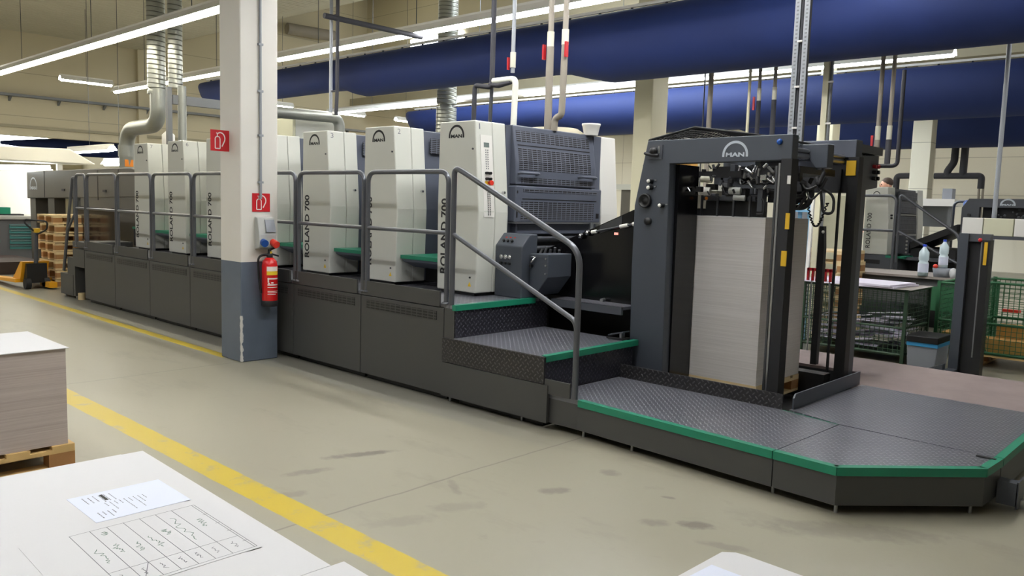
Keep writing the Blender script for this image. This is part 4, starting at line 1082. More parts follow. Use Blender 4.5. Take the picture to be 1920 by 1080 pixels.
def column_things():
    m = MB().cyl((-7.235, 4.135, 1.60), (-7.235, 4.135, 6.1), .013, 8)
    for z in (1.75, 2.2, 2.62, 3.06): m.box(-7.25, 4.11, z, -7.222, 4.16, z+.02)
    tag(m.build('conduit_pipe', 'conduit'), 'thin grey cable conduit clipped down the right face of the column', 'conduit')
    t = thing('socket_box', 'grey socket box with a blue and a red outlet on the column', 'socket', (-7.2, 4.17, 1.1))
    b = MB().prism([(-7.25, 1.105), (-7.16, 1.13), (-7.16, 1.25), (-7.20, 1.42), (-7.25, 1.43)], 'y', 4.075, 4.262).build('case', 'grey_plastic', t, .008)
    sub(MB().prism([(-7.165, 1.28), (-7.145, 1.28), (-7.185, 1.40), (-7.20, 1.40)], 'y', 4.15, 4.25), 'flap', 'bin_grey', b, t)
    sub(MB().cyl((-7.19, 4.125, 1.185), (-7.11, 4.11, 1.17), .036, 14), 'blue_socket', 'blue_socket', b, t)
    sub(MB().cyl((-7.19, 4.222, 1.185), (-7.10, 4.23, 1.155), .036, 14), 'red_socket', 'red_bright', b, t)
    e = thing('fire_extinguisher', 'red fire extinguisher with black hose hanging on the column', 'fire extinguisher', (-7.165, 4.19, .55))
    c = (-7.165, 4.19, .55)
    MB().lathe([(.0001, .045), (.072, .05), (.076, .06), (.076, .40), (.066, .445), (.04, .475), (.028, .48)], c, 'z', 26).build('cylinder', 'ext_red', e)
    MB().lathe([(.074, .0), (.078, .006), (.078, .055), (.074, .06)], c, 'z', 26).build('foot_ring', 'soft_black', e)
    MB().lathe([(.03, .478), (.032, .5), (.02, .52), (.016, .555)], c, 'z', 14).build('valve', 'black', e)
    MB().prism([(4.175, 1.09), (4.27, 1.125), (4.27, 1.137), (4.175, 1.108)], 'x', -7.175, -7.155).build('lever', 'black', e)
    MB().prism([(4.19, 1.06), (4.285, 1.035), (4.285, 1.05), (4.19, 1.078)], 'x', -7.175, -7.155).build('carry_handle', 'black', e)
    MB().box(-7.152, 4.185, 1.07, -7.145, 4.205, 1.09).build('safety_pin', 'warn_yellow', e)
    MB().tube(fillet([(-7.165, 4.185, 1.06), (-7.16, 4.06, 1.05), (-7.17, 4.075, .85), (-7.17, 4.10, .68)], .06, 6), .011, 8).build('hose', 'black', e)
    lab = MB(); lab2 = MB(); n = 10
    def arc(mb, z0, z1, a0, a1, r=.0768):
        for i in range(n):
            p = a0+(a1-a0)*i/n; q = a0+(a1-a0)*(i+1)/n
            f = lambda a, z: (c[0]+r*math.cos(a), c[1]+r*math.sin(a), z)
            mb.quad(f(p, z0), f(q, z0), f(q, z1), f(p, z1))
    arc(lab, .90, .945, -.9, .7); arc(lab, .82, .832, -.8, .75)
    for k, (z0, a0, a1) in enumerate(((.775, -.75, -.5), (.78, -.35, -.05), (.76, -.8, .7), (.738, -.8, .6), (.70, -.8, .7), (.685, -.8, .6), (.67, -.8, .3))): arc(lab, z0, z0+(.012 if k < 3 else .006), a0, a1)
    arc(lab, .79, .835, -.78, -.62)
    lab.build('label_print', 'sign_white', e)
    arc(lab2, .862, .9, -.9, .7, .0769); lab2.build('label_band', 'warn_yellow', e)
    MB().box(-7.25, 4.16, .8, -7.235, 4.22, 1.0).build('wall_bracket', 'dark_steel', e)
column_things()

# ---------------------------------------------------------------- left background
def left_back():
    # stack of pallets before the delivery
    R = random.Random(11)
    n = ['bottom', 'second from the bottom', 'third from the bottom', 'fourth from the bottom', 'fifth from the bottom', 'sixth from the bottom', 'second from the top', 'top']
    p0 = pallet((0, 0, 0), .8, .76, 'pale wooden pallet in the stack before the delivery, '+n[0], 'pallet stack at the delivery', 'wood_pale')
    for i in range(8):
        x, y = -15.17+R.uniform(-.03, .03), 5.06+R.uniform(-.02, .02)
        if i == 0: p0.location = (x, y, 0)
        else: dup(p0, (x, y, .153*i), 'pale wooden pallet in the stack before the delivery, '+n[i], rotz=R.uniform(-.03, .03))
    # pallet truck
    t = thing('pallet_truck', 'yellow hand pallet truck parked by the pallet stack at far left', 'pallet truck', (-15.2, 4.4, 0))
    m = MB()
    for y in (4.13, 4.52): m.prism([(-16.5, .05), (-15.0, .1), (-15.0, .16), (-16.5, .09)], 'y', y, y+.16)
    m.prism([(-15.4, .12), (-14.95, .45), (-14.85, .45), (-15.0, .12)], 'y', 4.2, 4.6)
    m.build('forks', 'yellow_paint', t)
    MB().box(-15.0, 4.25, .1, -14.8, 4.55, .42).build('pump_housing', 'black', t)
    for y in (4.22, 4.5): MB().cyl((-14.83, y, .09), (-14.83, y+.08, .09), .09, 16).build('wheel', 'soft_black', t)
    MB().tube([(-14.86, 4.4, .3), (-14.78, 4.4, .95)], [.035, .025], 10).build('drawbar', 'press_grey', t)
    MB().tube(fillet([(-14.78, 4.4, .92), (-14.80, 4.24, 1.08), (-14.80, 4.24, 1.14), (-14.55, 4.5, 1.12), (-14.60, 4.5, .98), (-14.76, 4.4, .9)], .06), .014, 8).build('handle_loop', 'soft_black', t)
    MB().box(-14.82, 4.36, .93, -14.73, 4.44, 1.0).build('grip_block', 'yellow_tag', t)
    MB().box(-15.02, 4.5, .03, -14.55, 4.62, .12).build('fork_frame', 'yellow_paint', t)
    # viewing console
    X = -19.5
    c = thing('viewing_console', 'grey inspection console with drawers and bright back panel at far left', 'console', (-19.9, 5.4, 0))
    MB().box(X-.7, 3.6, .98, X, 5.95, 1.07).build('desk_top', 'console_top', c, .02)
    MB().box(X-.68, 3.7, .12, X-.04, 5.9, .97).build('cabinet', 'console_grey', c)
    for z in (.36, .47, .58, .69, .80):
        d = MB().box(X-.04, 5.3, z, X-.02, 5.85, z+.08).build('drawer', 'teal', c)
        sub(MB().box(X-.02, 5.32, z+.055, X-.01, 5.83, z+.07), 'drawer_handle', 'steel', d, c)
    MB().box(X-.04, 4.7, .5, X-.02, 5.12, .58).build('drawer', 'teal', c)
    MB().box(X-.76, 3.6, 1.07, X-.72, 6.4, 2.1).build('back_panel', 'white_paint', c)
    h = MB().prism([(4.5, 2.45), (4.72, 2.18), (6.55, 2.19), (6.05, 2.48)], 'x', -19.3, -18.1); h.build('lamp_hood', 'lamp_hood', c, .02)
    MB().cyl((-19.0, 4.86, 2.06), (-19.0, 5.95, 2.1), .05, 10).build('lamp_tube', 'console_lamp', c)
    MB().box(-19.1, 6.1, 1.07, -19.0, 6.2, 2.2).build('hood_post', 'white_paint', c)
    tag(MB().box(X-.35, 5.1, 1.10, X-.12, 5.36, 1.24).build('box', 'green_edge'), 'small green box standing on the inspection console', 'box')
    tag(MB().box(X-.4, 4.95, 1.071, X-.08, 5.6, 1.10).build('tray', 'soft_black'), 'flat black tray under the small green box', 'tray')
    tag(MB().box(-19.4, 4.2, 0, -17.55, 5.35, .24).build('plinth_platform', 'plinth'), 'dark brown plinth in front of the inspection console', 'plinth')
    # wall trays and pipes
    m = MB().box(-26.98, -4, 4.30, -26.75, 24, 4.37)
    for y in [-3+1.3*i for i in range(20)]: m.prism([(-26.98, 4.16), (-26.78, 4.30), (-26.98, 4.30)], 'y', y, y+.06)
    tag(m.build('cable_tray', 'tray_grey'), 'long cable tray on brackets along the tan end wall', 'cable tray')
    tag(MB().cyl((-26.75, 16.35, 7.72), (-26.5, 18.2, 7.72), .2, 14).build('pipe', 'pipe_taupe'), 'fat grey-brown pipe stub high on the end wall right of the column', 'pipe')
left_back()

# ---------------------------------------------------------------- ducts and pipes above the press
def overhead():
    t = thing('spiral_duct', 'wide silver spiral duct with elbow dropping to the left end of the press', 'duct', (-13.3, 5.8, 2.0))
    MB().cyl((-13.38, 5.8, 3.32), (-13.38, 5.8, 6.16), .14, 28).build('riser', 'spiral_steel', t)
    MB().lathe([(.145, 0), (.145, .05), (.12, .08), (.12, .16)], (-13.38, 5.8, 3.22), n=24).build('reducer', 'galv', t)
    MB().tube(fillet([(-13.34, 5.8, 3.3), (-13.34, 5.8, 2.73), (-14.60, 5.8, 2.71), (-14.62, 5.8, 2.04)], .32, 12), .122, 20).build('elbow_duct', 'galv', t)
    MB().lathe([(.135, 0), (.135, .2)], (-14.62, 5.8, 2.24), n=20).build('collar', 'galv', t)
    MB().box(-14.51, 5.72, 2.07, -14.497, 5.86, 2.19).build('orange_sticker', 'orange', t)
    tag(MB().cyl((-12.81, 5.85, 3.28), (-12.81, 5.85, 6.16), .108, 26).build('spiral_duct', 'spiral_steel'), 'silver spiral riser directly right of the wide elbow duct', 'duct')
    t = thing('exhaust_pipe', 'slim silver pipe rising from the tower numbered 6', 'pipe', (-12.27, 5.7, 2.3))
    MB().cyl((-12.27, 5.7, 2.3), (-12.27, 5.7, 3.25), .062, 18).build('pipe', 'galv', t)
    MB().lathe([(.08, 0), (.064, .14)], (-12.27, 5.7, 2.3), n=18).build('cone', 'chrome', t)
    tag(MB().box(-12.34, 5.48, 2.33, -12.27, 5.55, 3.22).build('support_post', 'tray_grey'), 'dark grey square post between the elbow duct and the slim silver pipe', 'post')
    tag(MB().lathe([(.08, 0), (.1, .06), (.1, .24), (.04, .3)], (-13.2, 5.9, 2.33), n=14).build('filter_bottle', 'white_paint'), 'small white bottle-shaped cap on tower 7', 'filter')
    m = MB().box(-12.36, 5.56, 2.975, -12.26, 8.4, 3.11)
    tag(m.build('wiring_duct', 'tray_grey'), 'grey cable trunk running right towards the white column', 'cable trunk')
    # horizontal duct behind the column
    t = thing('round_duct', 'horizontal silver duct with elbow right of the white column', 'duct', (-9.8, 6.3, 2.4))
    MB().tube(fillet([(-9.6, 5.2, 2.71), (-9.6, 6.69, 2.74), (-9.6, 6.70, 2.36)], .14, 10), .075, 16).build('duct', 'galv', t)
    t = thing('vent_cabinet', 'cream box behind tower 3 under the silver duct', 'cabinet', (-10, 6.3, 2.33))
    MB().box(-10.2, 6.08, 2.34, -9.8, 6.80, 2.70).build('case', 'cream_warm', t, .01)
    MB().box(-9.799, 6.12, 2.36, -9.79, 6.76, 2.68).build('door', 'cream', t)
    MB().box(-9.80, 6.10, 2.335, -9.75, 6.78, 2.37).build('base_rim', 'tray_grey', t)
    t = thing('spiral_duct', 'silver spiral duct standing behind the tower numbered 1', 'duct', (-12.38, 11.2, 0))
    MB().cyl((-12.38, 11.2, 3.58), (-12.38, 11.2, 6.15), .2, 24).build('upper_duct', 'spiral_steel', t)
    MB().cyl((-12.38, 11.2, 3.5), (-12.38, 11.2, 3.6), .135, 20).build('neck', 'galv', t)
    MB().cyl((-12.38, 11.2, 0), (-12.38, 11.2, 3.51), .205, 24).build('lower_duct', 'spiral_steel', t)
    # pair of conduits right of the column
    m = MB().cyl((-9.09, 6.2, 2.74), (-9.09, 6.2, 6.16), .022, 10)
    tag(m.build('conduit_pipe', 'conduit'), 'light grey vertical conduit crossing the blue duct', 'conduit')
    m = MB().tube([(-8.95, 6.2, 6.17), (-8.95, 6.2, 3.0), (-8.97, 6.2, 2.70)], .024, 10)
    for z in (3.0, 3.95): m.box(-9.09, 6.19, z, -8.95, 6.21, z+.015)
    tag(m.build('conduit_pipe', 'insul_dark'), 'dark vertical hose beside the light conduit crossing the blue duct', 'conduit')
    tag(MB().lathe([(.03, 0), (.04, .02), (.03, .04)], (-9.0, 6.2, 2.70), n=10).build('lamp', 'white_paint'), 'tiny white fitting at the foot of the dark hose', 'fitting')
    tag(MB().cyl((-8.95, 6.0, 3.91), (-8.95, 7.6, 3.91), .035, 10).build('pipe', 'insul_dark'), 'dark pipe branching from the conduit pair to the right', 'pipe')
    # white insulated pipe with red valve
    t = thing('insulated_pipe', 'white pipe with red valve handle above the tower numbered 1', 'pipe', (-5.64, 6.0, 2.33))
    MB().cyl((-5.665, 6.0, 2.92), (-5.665, 6.0, 6.16), .02, 12).build('upper_pipe', 'conduit', t)
    MB().tube(fillet([(-5.93, 6.0, 2.86), (-5.62, 6.0, 2.86), (-5.635, 6.0, 2.33)], .06, 6), .031, 12).build('insulated_bend', 'insul_white', t)
    MB().cyl((-5.665, 6.0, 2.97), (-5.665, 6.0, 3.12), .028, 12).build('ball_valve', 'insul', t)
    MB().box(-5.71, 5.96, 2.95, -5.695, 5.985, 3.07).build('valve_handle', 'red', t)
    MB().tube([(-5.98, 6.0, 2.83), (-5.85, 6.0, 2.81), (-5.68, 6.0, 2.835)], .026, 8).build('dark_lagging', 'insul_dark', t)
    t = thing('pipe', 'dark pipe with a bend left of the white insulated pipe', 'pipe', (-6.1, 6.0, 2.33))
    MB().tube(fillet([(-5.95, 6.0, 4.8), (-5.95, 6.0, 2.80), (-6.20, 6.0, 2.84), (-6.21, 6.0, 2.33)], .05, 5), .026, 10).build('pipe', 'insul_dark', t)
    tag(MB().cyl((-6.02, 6.05, 2.33), (-6.0, 6.05, 2.86), .02, 8).build('pipe', 'dark_steel'), 'short thin grey pipe between the dark bend and the white pipe', 'pipe')
    for x0, x1, lb, hx in ((-5.18, -5.175, 'left of the two taupe insulated pipes with red handles above the louvred cover', -.05), (-5.0, -5.03, 'right of the two taupe insulated pipes, bending at its foot', .045)):
        t = thing('insulated_pipe', lb, 'pipe', (x0, 6, 2.33))
        if hx < 0: MB().cyl((x0, 6.0, 2.33), (x0, 6.0, 3.12), .036, 14).build('lagging', 'pipe_taupe', t)
        else: MB().tube(fillet([(x0, 6.0, 3.12), (x0-.012, 6.0, 2.47), (x0-.09, 6.0, 2.45), (x0-.10, 6.0, 2.33)], .07, 6), .032, 14).build('lagging', 'pipe_taupe', t)
        MB().cyl((x0, 6.0, 3.12), (x0, 6.0, 3.26), .034, 14).build('ball_valve', 'insul', t)
        MB().cyl((x0, 6.0, 3.2), (x0, 6.0, 6.16), .027, 12).build('upper_pipe', 'pipe_taupe', t)
        MB().box(x0+hx-.01, 5.95, 3.0, x0+hx+.01, 5.985, 3.14).build('valve_handle', 'red', t)
    t = thing('paper_bucket', 'white tapered bucket standing on the far end of tower 1', 'bucket', (-5.0, 6.55, 2.33))
    MB().lathe([(.07, 0), (.088, .09), (.095, .1), (.095, .115), (.085, .115), (.066, .01), (.0001, .01)], (-5.08, 6.55, 2.328), n=24).build('shell', 'white_paint', t)
    tag(MB().lathe([(.0001, .09), (.25, .07), (.36, 0)], (-5.45, 6.4, 2.325), n=24).build('dome_cover', 'beam_paint'), 'low tan dome behind the bent taupe pipe', 'dome')
    # perforated struts carrying a cable
    for xt, xb, lb in ((-2.883, -2.875, 'left of the two perforated steel struts standing on the feeder'), (-2.808, -2.80, 'right of the two perforated steel struts standing on the feeder')):
        t = thing('perforated_strut', lb, 'strut', (xb, 6.3, 2.2))
        MB().box(xb-.022, 6.28, 2.16, xb+.022, 6.32, 6.17 if True else 0).build('channel', 'conduit', t)
        m = MB()
        for i in range(60): m.box(xb-.008, 6.278, 2.2+.03*i, xb+.008, 6.2805, 2.212+.03*i)
        m.build('slots', 'tray_grey', t)
    m = MB().tube([(-2.842, 6.30, 2.2), (-2.842, 6.3, 6.17)], .012, 8)
    tag(m.build('cable', 'insul_dark'), 'dark cable running up between the perforated struts', 'cable')
    for z in (2.28, 2.6, 2.95): tag(MB().box(-2.86, 6.27, z, -2.82, 6.29, z+.014).build('cable_tie', 'white_paint'), 'white clamp on the cable between the struts, '+{2.28: 'lowest', 2.6: 'middle', 2.95: 'highest'}[z], 'clamp')
    # further back
    def vpipe(x, y, z0, z1, r, m, label, valve=None, split=None, m2='insul_dark', name='pipe'):
        t = thing(name, label, 'pipe', (x, y, z0))
        if split:
            MB().cyl((x, y, z0), (x, y, split), r*1.35, 10).build('lagging', m2, t)
            MB().cyl((x, y, split), (x, y, split+.16), r*1.25, 10).build('valve_body', 'insul', t)
            MB().cyl((x, y, split+.16), (x, y, z1), r, 10).build('pipe', m, t)
        else: MB().cyl((x, y, z0), (x, y, z1), r, 10).build('pipe', m, t)
        if valve: MB().box(x-.06, y-.05, split-.12, x-.035, y-.03, split+.05).build('valve_handle', 'red', t)
    t = thing('cream_post', 'cream post with dark cable clips behind the feeder', 'post', (-4.25, 10.2, 0))
    MB().box(-4.285, 10.2, 0, -4.215, 10.27, 6.165).build('post', 'column_cream', t)
    MB().cyl((-4.19, 10.23, 0), (-4.19, 10.23, 6.165), .022, 8).build('cable', 'tray_grey', t)
    for z in (2.73, 3.24): MB().box(-4.215, 10.19, z, -4.15, 10.21, z+.022).build('clip', 'white_paint', t)
    vpipe(-5.74, 10, 1.9, 6.1, .035, 'pipe_taupe', 'pale pipe right of the cream second column')
    vpipe(-5.17, 10, 1.9, 6.1, .02, 'column_cream', 'thin cream pole above the feeder mesh guard')
    vpipe(-5.03, 10, 1.9, 6.1, .022, 'pipe_taupe', 'pipe with red handle and black lagging above the feeder badge', True, 3.05)
    vpipe(-4.82, 10, 1.9, 6.1, .024, 'pipe_taupe', 'pipe with black lagging left of the perforated struts', None, 3.05)
    vpipe(-3.50, 10, 2.2, 6.1, .025, 'pipe_taupe', 'pipe with red handle right of the feeder control box', True, 2.5, 'pipe_taupe')
    vpipe(-3.37, 10, 2.22, 6.1, .024, 'pipe_taupe', 'pipe with black lagging right of the red-handled pipe', None, 2.5)
    vpipe(-2.26, 10.2, .9, 6.1, .024, 'conduit', 'tall slim grey pole in front of the right white wall')
    vpipe(-7.0, 12, 2.0, 6.1, .012, 'dark_steel', 'thin dark hanger rod in front of the second blue duct')
    vpipe(-7.6, 16.8, 2.6, 8.22, .02, 'column_cream', 'short pale stub pipe below the farthest light strip')
    # black pipework before the back wall
    t = thing('black_pipework', 'black pipe manifold in front of the white back wall at right', 'pipe', (-6.8, 26, 2))
    m = MB(); m.tube(fillet([(-8.45, 26, 2.3), (-8.45, 26, 2.81), (-7.9, 26, 2.82)], .1), .09, 10); m.build('left_bend', 'insul_dark', t)
    m = MB(); m.tube(fillet([(-7.4, 26, 2.81), (-6.16, 26, 2.81), (-6.16, 26, 2.45)], .1), .09, 10)
    m.build('header', 'insul_dark', t)
    MB().tube(fillet([(-6.88, 26, 4.6), (-6.90, 26, 3.2), (-7.06, 26, 2.95), (-7.06, 26, 2.81)], .1), .1, 10).build('riser', 'insul_dark', t)
    MB().cyl((-6.65, 26, 2.81), (-6.63, 26, 4.6), .1, 10).build('riser', 'insul_dark', t)
    for x in (-6.2, -6.1): MB().cyl((x, 26, 0), (x, 26, 2.45), .035, 8).build('drop_pipe', 'pipe_taupe', t)
overhead()

# ---------------------------------------------------------------- second press, cages and goods at the right
def second_press():
    x0, x1, y0 = -4.475, -4.15, 12.5
    t = thing('printing_unit', 'small distant cream printing tower at right, behind the inclined rail', 'printing unit', (-4.3, 13.2, 0))
    poly = [(x0, 1.04), (x1+.03, 1.04), (x1+.02, 1.5), (x1-.02, 2.035), (x0-.01, 2.025)]
    MB().prism(poly, 'y', y0, y0+.14).build('tower_cover', 'cream', t, .008)
    MB().prism(poly, 'y', y0+.144, y0+.30).build('side_cover', 'cream', t, .008)
    MB().prism([(x0, 1.04), (x1+.01, 1.04), (x1, 1.5), (x1-.05, 2.02), (x0, 2.02)], 'y', y0+.3, y0+1.35).build('body', 'press_grey', t)
    MB().prism(poly, 'y', y0+1.36, y0+1.62).build('far_tower_cover', 'cream', t, .008)
    for z0_, z1_, m in ((1.86, 1.98, 'louvre_side'), (1.66, 1.82, 'louvre_side'), (1.36, 1.6, 'louvre_side')):
        MB().box(x1-.01, y0+.42, z0_, x1+.012, y0+1.25, z1_).build('louvre_panel', m, t)
    MB().box(x1, y0+.35, 1.625, x1+.03, y0+1.3, 1.64).build('edge_strip', 'steel', t)
    MB().box(x1, y0+.35, 1.315, x1+.03, y0+1.3, 1.335).build('edge_strip', 'steel', t)
    put_text(MB(), 'ROLAND 700', lambda u, v: (x0+.105-.065*v, y0-.003, 1.13+.52*u), .012).build('lettering', 'ink_dark', t)
    man_logo(MB(), lambda u, v: (x0+.1+.1*u, y0-.003, 1.91+.06*v)).build('maker_logo', 'ink_dark', t)
    for z in (1.62, 1.58): MB().cyl((x1+.0, y0+.1, z), (x1+.04, y0+.1, z), .014, 8).build('knob', 'black', t)
    MB().box(x0-.02, y0-.03, 0, -3.95, y0+1.5, 1.035).build('base', 'press_grey', t)
    MB().box(x0, y0-.034, .9, -4.2, y0-.03, .96).build('vent_grille', 'black', t)
    MB().box(-4.12, y0-.05, 1.0, -3.86, y0+.6, 1.035).build('green_tread', 'green_edge', t)
    MB().box(-4.10, y0+.32, 1.06, -3.92, y0+.55, 1.33).build('gauge_console', 'press_grey', t)
    m = MB()
    for i in range(5): m.cyl((-3.95, y0+.325, 1.30-.055*i), (-3.95, y0+.30, 1.30-.055*i), .015, 8)
    m.build('gauges', 'steel', t)
    f = thing('feed_board', 'small black feed board of the distant second press at right', 'feed board', (-3.6, 13, 0))
    MB().prism([(-3.9, 1.235), (-3.29, 1.52), (-3.29, 1.42), (-3.9, 1.135)], 'y', 12.8, 13.9).build('board', 'black', f)
    MB().box(-3.9, 12.85, 0, -3.29, 13.9, 1.15).build('side_panel', 'black', f)
    MB().box(-3.9, 12.55, .98, -3.29, 12.84, 1.02).build('step_plate', 'press_grey', f)
    t = thing('sheet_feeder', 'small distant dark feeder portal with maker badge at the right edge', 'feeder', (-2.7, 12.9, 0))
    fr = MB().prism([(-3.27, 0), (-3.06, 0), (-3.05, 1.775), (-1.9, 1.77), (-1.9, 0), (-1.75, 0), (-1.75, 1.9), (-3.19, 1.89), (-3.275, 1.76)], 'y', 12.9, 13.0).build('side_frame', 'press_grey', t)
    sb = MB(); man_logo(sb, lambda u, v: (-2.80+.19*u, 12.897, 1.80+.095*v), .12); sub(sb, 'maker_logo', 'badge', fr, t)
    MB().box(-3.04, 13.05, 1.45, -1.9, 13.5, 1.86).build('suction_head', 'soft_black', t)
    R = random.Random(9); m = MB()
    for i in range(22): m.ball((R.uniform(-2.95, -2.2), 13.0, R.uniform(1.64, 1.76)), R.uniform(.012, .03), 8)
    m.build('valves', 'dark_steel', t)
    for z in (1.66, 1.6): MB().cyl((-3.17, 12.9, z), (-3.17, 12.86, z), .02, 10).build('knob', 'black', t)
    s = thing('stair_rail', 'distant dark inclined stair rail in front of the second press', 'railing', (-3.5, 12.3, 0))
    MB().tube(fillet([(-3.925, 12.3, .95), (-3.925, 12.3, 1.92), (-3.84, 12.3, 1.87), (-3.12, 12.3, 1.37), (-3.10, 12.3, .9)], .1), .021, 8).build('handrail', 'rail', s)
    MB().cyl((-3.925, 12.3, 1.40), (-3.10, 12.3, .98), .018, 8).build('mid_bar', 'rail', s)
    rail_frame('distant dark guard rail frame in front of the second cream tower', -4.5, -3.975, 12.3, 1.90, 1.40, 0, None)
    rail_frame('distant small guard rail frame left of the second feeder', -3.72, -3.28, 14.2, 1.87, 1.45, 0, None)
    k = thing('canister', 'blue canister on a thin stand left of the distant feeder', 'canister', (-3.42, 14.1, 0))
    MB().lathe([(.0001, 0), (.09, 0), (.1, .02), (.1, .22), (.07, .26), (.0001, .26)], (-3.45, 14.05, 1.63), n=16).build('shell', 'blue_socket', k)
    MB().cyl((-3.45, 14.05, 0), (-3.45, 14.05, 1.63), .02, 8).build('stand', 'tray_grey', k)
    tb = thing('side_table', 'white table with grey legs behind the distant second press', 'table', (-4.3, 15, 0))
    MB().box(-4.62, 14.9, 1.80, -3.9, 15.6, 1.92).build('table_top', 'white_paint', tb)
    for x in (-4.55, -4.0): MB().box(x, 14.95, 0, x+.05, 15.0, 1.8).build('leg', 'tray_grey', tb)
    MB().box(-4.5, 15.2, 1.45, -4.05, 15.5, 1.8).build('under_box', 'tray_grey', tb)
    tag(MB().box(-4.15, 15.1, 1.92, -4.0, 15.3, 2.1).build('monitor', 'bin_grey'), 'small grey box standing on the distant white table', 'box')
    c = thing('control_cabinet', 'cream switch cabinet behind the feeder, two-toned at its corner', 'cabinet', (-5, 12, 0))
    MB().box(-5.6, 11.8, 0, -4.905, 12.4, 1.66).build('front_case', 'bin_grey', c, .01)
    MB().box(-4.90, 11.95, 0, -4.52, 12.28, 1.89).build('tall_case', 'cream_warm', c, .01)
    u = thing('machine_hood', 'cream machine hood with grey lower panels between tower 1 and the feeder', 'machine', (-8, 12.5, 0))
    MB().box(-9.0, 12.6, 0, -7.0, 13.2, 1.95).build('lower_panels', 'delivery', u)
    MB().box(-9.05, 12.5, 1.95, -6.95, 13.3, 2.05).build('ledge', 'cream', u)
    MB().box(-8.6, 12.7, 2.05, -7.5, 13.2, 2.28).build('cover', 'cream_warm', u)
    m = MB()
    m.tube(fillet([(-8.75, 12.75, 2.05), (-8.75, 12.75, 2.75), (-7.6, 12.75, 2.75)], .08), .03, 8)
    m.build('frame', 'steel', u)
    MB().box(-8.55, 12.8, 2.28, -8.35, 12.95, 2.7).build('dark_bottles', 'plinth', u)
    MB().box(-8.3, 12.85, 2.28, -7.7, 13.1, 2.68).build('carton', 'kraft', u)
second_press()
def ladder():
    l = thing('step_ladder', 'small blue and white step ladder seen above the sheet pile', 'ladder', (-4.2, 9.7, 0))
    for x in (-4.36, -4.12): MB().prism([(9.62, 0), (9.66, 0), (9.74, 1.8), (9.70, 1.8)], 'x', x, x+.035).build('rail', 'white_paint', l)
    for x in (-4.30, -4.18): MB().prism([(9.84, 0), (9.88, 0), (9.78, 1.8), (9.75, 1.8)], 'x', x, x+.04).build('rear_rail', 'blue_light', l)
    for i in range(6): MB().box(-4.33, 9.63+.012*i, .28+.27*i, -4.12, 9.70+.012*i, .31+.27*i).build('step', 'blue_light', l)
ladder()
def person():
    # standing on the second press behind the tower
    t = thing('person', 'person with short brown hair and white shirt standing behind the distant cream tower', 'person', (-4.845, 14.5, .47))
    bm = bpy.data.meshes.new('body')
    vs = [(0, 0, .92), (0, -.01, 1.12), (0, 0, 1.36), (0, -.01, 1.47), (0, -.03, 1.56),
          (.18, 0, 1.40), (.24, -.03, 1.13), (.22, -.16, .92), (-.18, 0, 1.40), (-.24, -.03, 1.13), (-.22, -.16, .92),
          (.09, 0, .88), (.10, .0, .48), (.10, .03, .07), (.11, -.12, .03), (-.09, 0, .88), (-.10, 0, .48), (-.10, .03, .07), (-.11, -.12, .03)]
    es = [(0, 1), (1, 2), (2, 3), (3, 4), (2, 5), (5, 6), (6, 7), (2, 8), (8, 9), (9, 10), (0, 11), (11, 12), (12, 13), (13, 14), (0, 15), (15, 16), (16, 17), (17, 18)]
    rr = [.14, .13, .15, .06, .06, .07, .05, .035, .07, .05, .035, .09, .065, .045, .04, .09, .065, .045, .04]
    base = Vector(t.location)
    bm.from_pydata([Vector(v) for v in vs], es, [])
    ob = bpy.data.objects.new('body', bm); COL.objects.link(ob); ob.parent = t
    sk = ob.modifiers.new('skin', 'SKIN'); ob.modifiers.new('sub', 'SUBSURF').levels = 2
    ob.modifiers['sub'].render_levels = 2
    for i, v in enumerate(bm.skin_vertices[0].data): v.radius = (rr[i], rr[i]*.85); v.use_root = (i == 0)
    bm.materials.append(MATS['shirt'])
    def off(x, y, z): return (base.x+x, base.y+y, base.z+z)
    h = MB(); h.ball(off(0, -.03, 1.655), .1, 16, (.78, .95, 1.15)); h.ball(off(0, -.125, 1.65), .018, 8, (.8, 1, 1.2))
    for s in (-1, 1): h.ball(off(.08*s, -.02, 1.65), .02, 8, (.5, .8, 1.3))
    hd = h.build('head', 'skin', t)
    e = MB()
    for s in (-1, 1): e.ball(off(.03*s, -.118, 1.668), .01, 8)
    e.box(*off(-.025, -.123, 1.602), *off(.025, -.11, 1.608)); sub(e, 'eyes_and_mouth', 'hair', hd, t)
    MB().ball(off(0, -.01, 1.705), .102, 16, (.82, .95, .85)).build('hair', 'hair', t)
    for s in (-1, 1):
        g = MB(); g.ball(off(.22*s, -.2, .9), .04, 8, (.6, 1, .8))
        for k in range(4): g.tube([off(.22*s+(-.02+.014*k), -.22, .89), off(.22*s+(-.02+.014*k), -.27, .87), off(.22*s+(-.02+.014*k), -.28, .84)], .007, 6)
        g.tube([off(.22*s-.03*s, -.2, .89), off(.22*s-.045*s, -.235, .87)], .008, 6); g.build('hand', 'skin', t)
    tr = MB()
    for s in (-1, 1): tr.tube([off(.09*s, 0, .95), off(.1*s, 0, .48), off(.1*s, .03, .08)], [.115, .085, .065], 12)
    tr.build('trousers', 'trousers', t)
    t.rotation_euler = (0, 0, -.9)
    p = thing('service_platform', 'low grey platform behind the distant press on which the person stands', 'platform', (-4.9, 14.5, 0))
    MB().box(-5.4, 14.15, .42, -4.55, 15.0, .465).build('deck', 'tread_top', p)
    MB().box(-5.38, 14.17, 0, -4.57, 14.98, .419).build('base', 'press_grey', p)
person()

